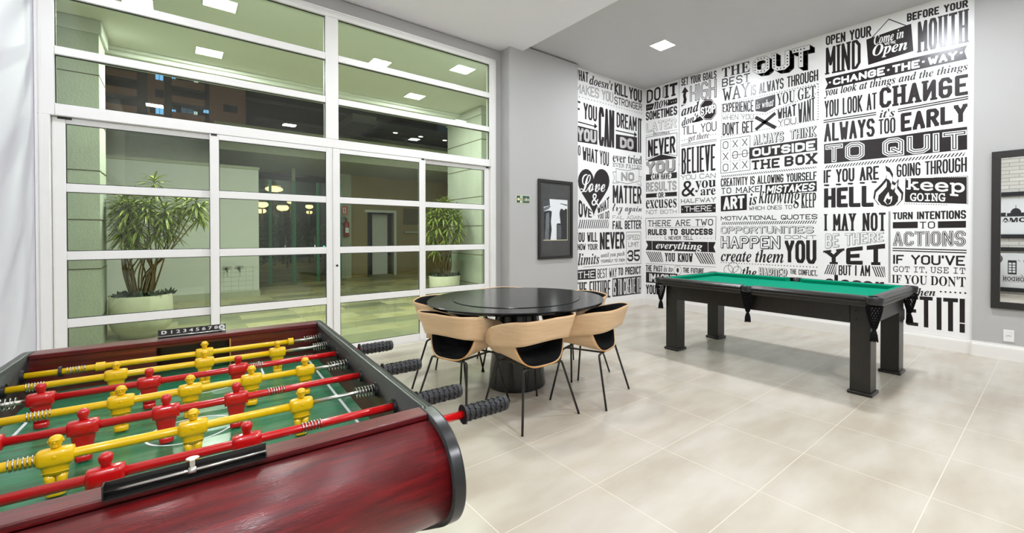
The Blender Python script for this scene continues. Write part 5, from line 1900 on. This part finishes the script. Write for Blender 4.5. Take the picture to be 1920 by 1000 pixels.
def pillar(name, x0, x1, y0, y1, label, out):
    mb = MB()
    mb.box(x0, x1, y0, y1, GZ, 3.80, 'textured_render')
    mb.box(x0 - .03, x1 + .03, y0 - .03, y1 + .03, 3.80, 3.97, 'patio_white', .012, 2)
    for z in (.33, .93, 1.53, 2.13, 2.73, 3.30):
        e = .004
        mb.box(x0 - e, x1 + e, y0 - e, y1 + e, z - .006, z + .006, 'brown_panel')
    struct(mb, name, label, 'pillar')


pillar('column_patio_left', -3.0, -.715, 7.79, 8.40, 'grooved pale pillar beside the leaning plant', 1)
pillar('column_patio_right', 4.68, 7.0, 7.80, 9.28, 'grooved pale pillar beside the bushy plant', -1)
mb = MB()
mb.box(-6, 1.385, 11.93, 12.2, GZ, 2.80, 'patio_white')
mb.box(-6, 1.40, 11.90, 12.22, 2.80, 2.86, 'fascia')
mb.box(-6, 1.40, 11.90, 12.22, GZ, .10, 'fascia')
for k in range(6):
    mb.box(.70, 1.30, 11.926, 11.93, .12 + k * .10, .125 + k * .10, 'fascia')
for k in range(5):
    mb.box(.75 + k * .13, .754 + k * .13, 11.926, 11.93, .10, .66, 'fascia')
struct(mb, 'wall_patio', 'pale garden wall with two taps at the back of the patio', 'wall')
mb = MB()
mb.box(-8, 14, 30.0, 30.3, GZ, 3.0, 'night_dark')
struct(mb, 'wall_patio_far', 'unlit wall far behind the garden wall', 'wall')
mb = MB()
mb.box(-9, .60, 13.0, 13.3, GZ, 3.70, 'fascia')
mb.box(-9, .60, 12.9, 13.0, 3.50, 3.58, 'patio_white')
struct(mb, 'wall_patio_upper', 'taller grey wall rising behind the pale garden wall', 'wall')
# low canopy and the higher slab behind
mb = MB()
mb.box(.62, 10, 12.3, 16.0, 3.25, 3.86, 'fascia')
struct(mb, 'roof_lobby', 'flat canopy over the glass lobby', 'roof')
mb = MB()
mb.box(5.5, 16, 17.0, 24, 5.33, 5.62, 'fascia')
mb.box(4.42, 5.2, 15.6, 18, 5.12, 5.40, 'fascia')
struct(mb, 'roof_upper', 'upper flat roof slab with small downlights', 'roof')
mb = MB()
mb.box(4.3, 16, 18.0, 18.3, 3.9, 5.33, 'facade_glass')
mb.box(4.3, 16, 17.6, 18.0, 3.9, 5.10, 'fascia')
for k in range(5):
    mb.box(5.0 + k * 2.1, 5.1 + k * 2.1, 17.9, 18.0, 5.10, 5.33, 'fascia')
struct(mb, 'window_6', 'dark band of windows under the upper slab', 'window')
for k, x in enumerate((6.42, 7.45, 8.50)):
    t = thing('downlight', ('first', 'second', 'third')[k] + ' small round downlight from the left along the upper slab edge', 'downlight', (x, 17.12, 5.33), 0, 'downlights of the upper slab')
    mb = MB()
    mb.lathe([(.11, 0), (.11, -.01), (.09, -.02)], 'white_metal', 16)
    mb.build('rim', t)
    mb = MB()
    mb.lathe([(.085, -.021), (.0, -.022)], 'led_small', 16)
    mb.build('lens', t)
t = thing('fill_lamp', 'added fill lamp out of view behind the right patio pillar', 'fill lamp', (5.55, 9.28, 2.75))  # added source, hidden by the pillar, to brighten the lobby canopy fascia
mb = MB()
mb.lathe([(.0, 0), (.11, 0), (.11, .035), (.095, .04)], 'black_metal', 20, axis='y')
mb.build('base', t)
mb = MB()
mb.lathe([(.095, .036), (.09, .07), (.06, .10), (0, .11)], 'led_small', 20, axis='y')
mb.build('globe', t)
l = bpy.data.lights.new('fill_lamp_light', 'POINT')
l.energy = 65
l.color = (1, .95, .84)
l.shadow_soft_size = .08
lo = bpy.data.objects.new('fill_lamp_light', l)
COL.objects.link(lo)
lo.parent = t
lo.location = (0, .24, 0)
# brown room wall with doorway on the right
mb = MB()
mb.box(3.75, 4.15, 14.8, 15.2, GZ, 3.25, 'fascia')
struct(mb, 'wall_lobby_pier', 'beige pier with a fire extinguisher beside the glass lobby', 'pier')
mb = MB()
mb.box(4.151, 4.70, 15.0, 15.2, GZ, 3.25, 'brown_wall')
mb.box(4.70, 5.56, 15.0, 15.2, 2.10, 3.25, 'brown_wall')
mb.box(5.56, 9.5, 15.0, 15.2, GZ, 3.25, 'brown_wall')
struct(mb, 'wall_lobby', 'brown wall with an open doorway beyond the patio', 'wall')
mb = MB()
mb.box(4.62, 5.64, 14.96, 15.0, 2.08, 2.16, 'patio_white')
mb.box(5.56, 5.64, 14.96, 15.0, GZ, 2.08, 'patio_white')
mb.box(4.70, 5.56, 16.3, 16.4, GZ, 2.2, 'facade_grey')
mb.box(5.05, 5.56, 15.6, 15.65, GZ, 2.05, 'patio_white')
struct(mb, 'door_5', 'open doorway with a pale frame in the brown wall', 'door')
mb = MB()
mb.box(5.9, 9.4, 14.94, 15.0, 1.70, 2.25, 'brown_panel')
mb.box(5.9, 9.4, 14.90, 15.0, 1.40, 1.46, 'fascia')
struct(mb, 'trim_2', 'brown panel and pale ledge on the lobby wall', 'panel')

t = thing('fire_extinguisher', 'red fire extinguisher hanging on the beige pier outside', 'fire extinguisher', (3.98, 14.72, 1.28))
mb = MB()
mb.lathe([(.0, 0), (.075, 0), (.082, .02), (.082, .40), (.06, .46), (.028, .49), (.028, .52), (0, .52)], 'ext_red', 24)
mb.build('cylinder', t)
mb = MB()
mb.tube([(0, -.02, .53), (-.06, -.05, .60), (-.14, -.04, .58), (-.16, -.03, .48), (-.11, -.03, .36)], .014, 'black_rubber', 8)
mb.build('hose', t)
mb = MB()
mb.box(-.02, .02, -.06, .05, .52, .545, 'black_metal')
mb.box(-.014, .014, -.08, .03, .55, .572, 'black_metal')
mb.build('valve', t)
mb = MB()
mb.box(-.05, .05, -.0845, -.0815, .12, .28, 'print_white')
mb.build('paper_label', t)
t = thing('extinguisher_sign', 'small red and white sign above the fire extinguisher', 'sign', (3.90, 14.795, 2.10))
mb = MB()
mb.box(-.13, .13, -.006, 0, -.13, .13, 'sign_red')
mb.box(-.08, -.04, -.008, -.006, -.08, .08, 'print_white')
mb.box(.0, .09, -.008, -.006, -.09, .09, 'print_white')
mb.box(.03, .06, -.009, -.008, -.06, .06, 'sign_red')
mb.build('sign_plate', t)

for k, x in enumerate((.80, 1.02)):
    t = thing('garden_tap', ('left' if k == 0 else 'right') + ' one of two small wall taps on the pale garden wall', 'tap', (x, 11.93, .60))
    mb = MB()
    mb.lathe([(.03, 0), (.03, -.01), (.012, -.012), (.012, -.09), (.0, -.09)], 'brass_grey', 14, axis='y')
    mb.tube([(0, -.08, 0), (0, -.11, -.01), (0, -.115, -.06)], .013, 'brass_grey', 10)
    mb.build('spout', t)
    mb = MB()
    mb.lathe([(.008, .0), (.008, .04)], 'brass_grey', 10, (0, -.06, .0))
    mb.box(-.075, .075, -.072, -.048, .04, .055, 'brass_grey', .004, 2)
    mb.build('handle', t)

# glass lobby screens
LY = 14.4


def glass_screen(label, x0, x1, z1, handle=None):
    t = thing('glass_screen', label, 'glass screen', (0, LY, GZ), 0, 'glass panels of the lobby')
    mb = MB()
    mb.box(x0, x1, -.006, .006, 0, z1, 'clear_glass')
    mb.build('glass_pane', t)
    mb = MB()
    for x in (x0, x1):
        mb.box(x - .02, x + .02, -.012, .012, 0, z1, 'glass_edge')
    mb.box(x0, x1, -.02, .02, .92, .98, 'steel')
    mb.build('rail', t)
    if handle:
        mb = MB()
        mb.tube([(handle, -.05, .55), (handle, -.05, 1.35)], .025, 'chrome', 10)
        mb.box(handle - .01, handle + .01, -.05, -.006, .65, .68, 'chrome')
        mb.box(handle - .01, handle + .01, -.05, -.006, 1.22, 1.25, 'chrome')
        mb.build('handle', t)


glass_screen('glass lobby panel next to the end of the pale garden wall', 1.50, 1.92, 2.9)
glass_screen('glass lobby door with a short pull handle', 1.95, 2.50, 2.9, 2.28)
glass_screen('glass lobby door with a long pull handle in the middle of the lobby front', 2.53, 3.10, 2.9, 3.02)
glass_screen('glass lobby panel beside the beige pier', 3.13, 3.74, 2.9)
mb = MB()
mb.box(2.47, 2.56, LY + .1, LY + .2, GZ, 3.25, 'fascia')
struct(mb, 'column_lobby', 'slim pale post inside the glass lobby', 'post')

LAMPS = [(3.24, 23.0, 3.36, .34, 'wide bright warm street lamp seen above the lobby rail'), (2.92, 24, 2.72, .24, 'warm globe street lamp just past the garden wall'),
         (3.03, 25.2, 2.48, .20, 'lower warm globe lamp just past the garden wall'), (3.72, 24, 2.60, .25, 'warm globe street lamp in the middle of the lobby view'),
         (4.04, 24, 2.90, .16, 'small warm globe lamp behind the slim lobby post'), (4.82, 24, 2.70, .17, 'upper warm globe of the pair near the beige pier'),
         (5.06, 25.2, 2.48, .14, 'lower warm globe of the pair near the beige pier')]
for x, y, z, r, lb in LAMPS:
    t = thing('street_lamp', lb, 'street lamp', (x, y, GZ), 0, 'warm street lamps outside')
    mb = MB()
    h = z - GZ
    mb.lathe([(.06, 0), (.04, .1), (.03, h - r * .5), (.0, h - r * .5)], 'black_metal', 10)
    mb.build('post', t)
    mb = MB()
    mb.sphere((0, 0, h), (r, r, r * (.36 if r > .3 else .62)), 'warm_lamp', 14, 8)
    mb.build('globe', t)
    mb = MB()
    mb.lathe([(r * .9, h + r * .4), (r * .5, h + r * .62), (0, h + r * .66)], 'black_metal', 14)
    mb.build('cap', t)
t = thing('intercom', 'small intercom with a teal light behind the glass lobby', 'intercom', (3.38, 14.9, .96))
mb = MB()
mb.box(-.06, .06, -.03, .03, -.99, .28, 'night_dark', .005, 1)
mb.build('post', t)
mb = MB()
mb.sphere((.0, -.034, .02), (.03, .008, .025), 'teal_led', 10, 6)
mb.build('indicator', t)


# hedges behind the lobby
def shrub(name, label, x, y, r, h, n, seed, cat='shrub', mats=('leaf_dark', 'leaf_green'), group=None):
    rnd = random.Random(seed)
    t = thing(name, label, cat, (x, y, GZ), 0, group)
    mb = MB()
    for k in range(n):
        a, b2, q = rnd.uniform(0, 2 * PI), rnd.uniform(0, 1), rnd.uniform(.55, 1)
        rr = r * q * math.sqrt(1 - (b2 * 2 - 1) ** 2)
        p = Vector((rr * math.cos(a), rr * math.sin(a), h * .12 + h * .88 * b2))
        d = Vector((rnd.uniform(-1, 1), rnd.uniform(-1, 1), rnd.uniform(-.3, 1))).normalized()
        e = d.orthogonal().normalized()
        L = rnd.uniform(.08, .16)
        mb.poly([p, p + d * L * .5 + e * L * .25, p + d * L, p + d * L * .5 - e * L * .25], mats[k % 2])
    mb.build('foliage', t, recalc=False, weld=False)
    mb = MB()
    mb.tube([(0, 0, 0), (0, 0, h * .5)], .04, 'bark', 8)
    mb.build('stem', t)


for k, (x, y, r, h) in enumerate(((2.2, 20, .8, 1.7), (3.4, 21, .9, 2.3), (4.7, 20.5, .8, 1.8), (1.2, 21.5, .9, 2.2))):
    shrub('hedge_shrub', ['low dark shrub behind the lobby, near the garden wall end', 'tall dark shrub behind the lobby doors', 'low dark shrub behind the lobby, near the beige pier', 'tall dark shrub hidden behind the garden wall end'][k], x, y, r, h, 700, 20 + k, group='dark shrubs behind the lobby')


# ------------------------------------------------------------------ potted plants
def leaf(mb, p, d, L, w, rnd, droop):
    d = d.normalized()
    side = d.cross(Vector((0, 0, 1)))
    if side.length < .05:
        side = Vector((1, 0, 0))
    side.normalize()
    n = 4
    cs = []
    for i in range(n + 1):
        f = i / n
        q = p + d * L * f + Vector((0, 0, -droop * L * f * f))
        ww = w * (math.sin(PI * min(1, .12 + .88 * f)) ** .8) * .5 if i < n else .0004
        up = Vector((0, 0, 1)) * ww * .25
        cs.append((q - side * ww + up, q - side * ww * .32, q + side * ww * .32, q + side * ww + up))
    V = [[mb.bm.verts.new(c) for c in r] for r in cs]
    for i in range(n):
        for j, m_ in ((0, 'leaf_yellow'), (1, 'leaf_green'), (2, 'leaf_yellow')):
            mb.face([V[i][j], V[i][j + 1], V[i + 1][j + 1], V[i + 1][j]], m_, True)


def potted_plant(name, label, x, y, pot, stems, heads, seed, soil_z):
    rnd = random.Random(seed)
    t = thing(name, label, 'potted plant', (x, y, GZ))
    mb = MB()
    mb.lathe(pot, 'planter_stone', 48)
    mb.build('planter', t)
    mb = MB()
    R = pot[-1][0]
    mb.lathe([(R * 1.0, soil_z), (R * .5, soil_z + .02), (0, soil_z + .025)], 'soil', 24)
    s = mb.build('soil', t)
    mb = MB()
    for k in range(34):
        a, q = rnd.uniform(0, 2 * PI), rnd.uniform(.5, .98) * R
        p = Vector((q * math.cos(a), q * math.sin(a), soil_z + .02))
        for j in range(5):
            d = Vector((rnd.uniform(-1, 1), rnd.uniform(-1, 1), rnd.uniform(.1, .9))).normalized()
            e = d.orthogonal().normalized()
            L = rnd.uniform(.06, .13)
            mb.poly([p, p + d * L * .5 + e * L * .22, p + d * L, p + d * L * .5 - e * L * .22], 'leaf_dark')
    mb.build('ground_cover', t, recalc=False, weld=False)
    mb = MB()
    for S_ in stems:
        P = catmull(S_, 5)
        n = len(P)
        mb.tube(P, [.011 - .005 * k / n for k in range(n)], 'bark', 7)
    mb.build('stems', t)
    mb = MB()
    for (hx, hy, hz, L) in heads:
        c = Vector((hx, hy, hz))
        for k in range(46):
            a = k * 2.39996 + rnd.uniform(-.2, .2)
            up = 1.0 - 1.6 * (k / 46)
            d = Vector((math.cos(a), math.sin(a), up * 1.1 + rnd.uniform(-.15, .15)))
            leaf(mb, c + Vector((0, 0, .16 * (1 - k / 46) - .08)), d, L * rnd.uniform(.75, 1.1), .027, rnd, rnd.uniform(.25, .6))
    mb.build('foliage', t, recalc=False, weld=False)
    return t


rnd = random.Random(3)
Rv = Vector((.7534, -.6575, 0))          # across the view
Dv = Vector((.6575, .7534, 0))
heads = []
for (u, z, dd) in ((-.40, 1.95, 0), (-.20, 2.02, .1), (.0, 2.04, -.1), (.18, 2.26, 0), (.22, 1.95, -.15), (.40, 1.96, .1), (.62, 1.92, 0), (.80, 1.92, -.05), (.74, 1.80, .1),
                   (-.48, 1.78, -.05), (-.33, 1.74, -.2), (-.14, 1.80, -.2), (.08, 1.80, -.25), (.28, 1.80, -.2), (.42, 1.77, -.1), (-.22, 1.62, -.15), (.02, 1.60, -.22), (.16, 1.52, -.2),
                   (.36, 1.64, -.05), (-.08, 1.46, -.1), (.24, 1.42, -.05), (-.1, 1.92, .25), (.3, 1.7, .25), (-.35, 1.86, .22), (.1, 1.66, .2), (.05, 1.35, -.15), (-.2, 1.38, -.05), (.32, 1.5, .1)):
    p = Rv * u + Dv * dd
    if u < -.15:
        p += Dv * -.22
    p.x = max(p.x, -.17)
    z = 1.23 + (z - 1.25) * .78
    heads.append((p.x, p.y, z - GZ + rnd.uniform(-.03, .03), .23))
stems = []
for k, h in enumerate(heads):
    a = 2 * PI * k / len(heads)
    b0 = Vector((.10 * math.cos(a), .10 * math.sin(a), .53))
    e = Vector(h[:3])
    m1 = Vector((b0.x * 1.5 + e.x * .12, b0.y * 1.5 + e.y * .12, .85))
    m2 = Vector((e.x * .5 + b0.x, e.y * .5 + b0.y, 1.15))
    stems.append([tuple(b0), tuple(m1), tuple(m2), tuple(e)])
potted_plant('potted_dracaena', 'wide leaning variegated plant in a round stone planter by the left pillar', -.37, 8.20,
             [(0, 0), (.225, 0), (.235, .06), (.285, .11), (.312, .20), (.320, .32), (.316, .56), (.305, .565), (.298, .52)], stems, heads, 5, .52)
heads = []
for (u, z, dd) in ((-.28, 1.92, 0), (-.10, 2.02, 0), (.10, 2.0, -.1), (.28, 1.95, 0), (.42, 1.85, 0), (-.34, 1.74, -.1), (-.16, 1.80, -.2), (.04, 1.80, -.25), (.22, 1.78, -.2), (.40, 1.68, -.1),
                   (-.28, 1.55, -.1), (-.06, 1.60, -.25), (.14, 1.56, -.25), (.34, 1.52, -.1), (-.18, 1.40, -.1), (.06, 1.38, -.2), (.24, 1.36, -.1), (-.30, 1.30, 0), (-.05, 1.9, .2), (.2, 1.85, .2),
                   (0, 1.6, .2), (-.16, 1.12, -.12), (.0, 2.10, .1)):
    p = Rv * u + Dv * dd
    p.x = min(p.x, .16)
    heads.append((p.x, p.y, z - GZ - .08 + rnd.uniform(-.03, .03), .22))
stems = []
for k, h in enumerate(heads):
    a = 2 * PI * k / len(heads)
    b0 = Vector((.10 * math.cos(a), .10 * math.sin(a), .50))
    e = Vector(h[:3])
    stems.append([tuple(b0), (b0.x * 1.4 + e.x * .15, b0.y * 1.4 + e.y * .15, .8), (e.x * .6 + b0.x * .6, e.y * .6 + b0.y * .6, 1.1), tuple(e)])
potted_plant('potted_dracaena', 'bushy variegated plant in a pale cylindrical pot by the right pillar', 4.20, 8.48,
             [(0, 0), (.27, 0), (.285, .02), (.315, .52), (.30, .525), (.295, .49)], stems, heads, 8, .49)

# ------------------------------------------------------------------ buildings in the night
BD = 100
t = thing('apartment_tower', 'dark apartment tower with brown balconies and a few blue lit windows', 'building', (0, BD, 0))
mb = MB()
mb.box(-12, 4.5, 3, 14, 0, 52, 'facade_grey')
mb.build('wall', t)
mb = MB()
mb.box(4.5, 9.8, 1.0, 14, 0, 52, 'facade_brown')
mb.build('side_wing', t)
for k in range(12):
    z = 1.6 + k * 2.8
    for (a, b2) in ((-9.4, -4.9), (-.6, 3.8)):
        mb = MB()
        mb.box(a, b2, 0, .15, z, z + 1.15, 'facade_brown')
        mb.box(a, b2, .15, 3.0, z, z + .15, 'facade_grey')
        mb.build('balcony', t)
mb = MB()
mb.box(-3.7, -1.6, 2.4, 3.0, 0, 52, 'facade_brown')
mb.build('stair_bay', t)
WIN = [(-2.2, 28.6, 'blue_window', 1.0, 1.35), (-2.2, 22.75, 'blue_window', 1.0, 1.35), (-.35, 28.7, 'blue_window', .5, .9), (-.35, 22.8, 'blue_window', .5, 1.1), (4.05, 23.8, 'blue_window', .75, .6),
       (2.95, 25.5, 'pale_window', .55, .5), (1.45, 23.45, 'dim_window', 1.7, .9), (2.6, 23.1, 'pale_window', .5, .9), (2.7, 28.9, 'pale_window', .6, .25), (-2.2, 25.6, 'facade_glass', 1.0, 1.3), (-3.1, 22.8, 'facade_glass', .6, 1.3),
       (1.2, 28.6, 'facade_glass', 1.6, 1.0), (7.5, 24.5, 'facade_glass', 2.0, 1.2)]
for (x, z, m_, ww, hh_) in WIN:
    y = 2.38 if -3.7 < x < -1.6 else (2.98 if x < 4.5 else .98)
    mb = MB()
    for r in rect_ring(x - ww / 2 - .06, x + ww / 2 + .06, z - hh_ / 2 - .06, z + hh_ / 2 + .06, .06):
        mb.box(r[0], r[1], y - .06, y, r[2], r[3], 'night_dark')
    mb.box(x - .03, x + .03, y - .05, y - .02, z - hh_ / 2, z + hh_ / 2, 'night_dark')
    f = mb.build('window', t)
    mb = MB()
    mb.box(x - ww / 2, x + ww / 2, y - .02, y - .005, z - hh_ / 2, z + hh_ / 2, m_)
    mb.build('window_pane', f)
t = thing('dark_block', 'unlit dark building beside the apartment tower', 'building', (24, BD + 5, 0))
mb = MB()
mb.box(-14, 26, 0, 10, 0, 44, 'night_dark')
mb.build('wall', t)
mb = MB()
for k in range(10):
    mb.box(-14, 26, -.5, 0, 6 + k * 3.6, 6.6 + k * 3.6, 'facade_grey')
mb.build('floor_bands', t)
l = bpy.data.lights.new('tower_fill', 'POINT')  # added fill light without a fixture, brightens the tower front
l.energy = 9000
l.color = (1, .8, .62)
l.shadow_soft_size = 1
lo = bpy.data.objects.new('tower_fill', l)
COL.objects.link(lo)
lo.location = (-1, 78, 8)
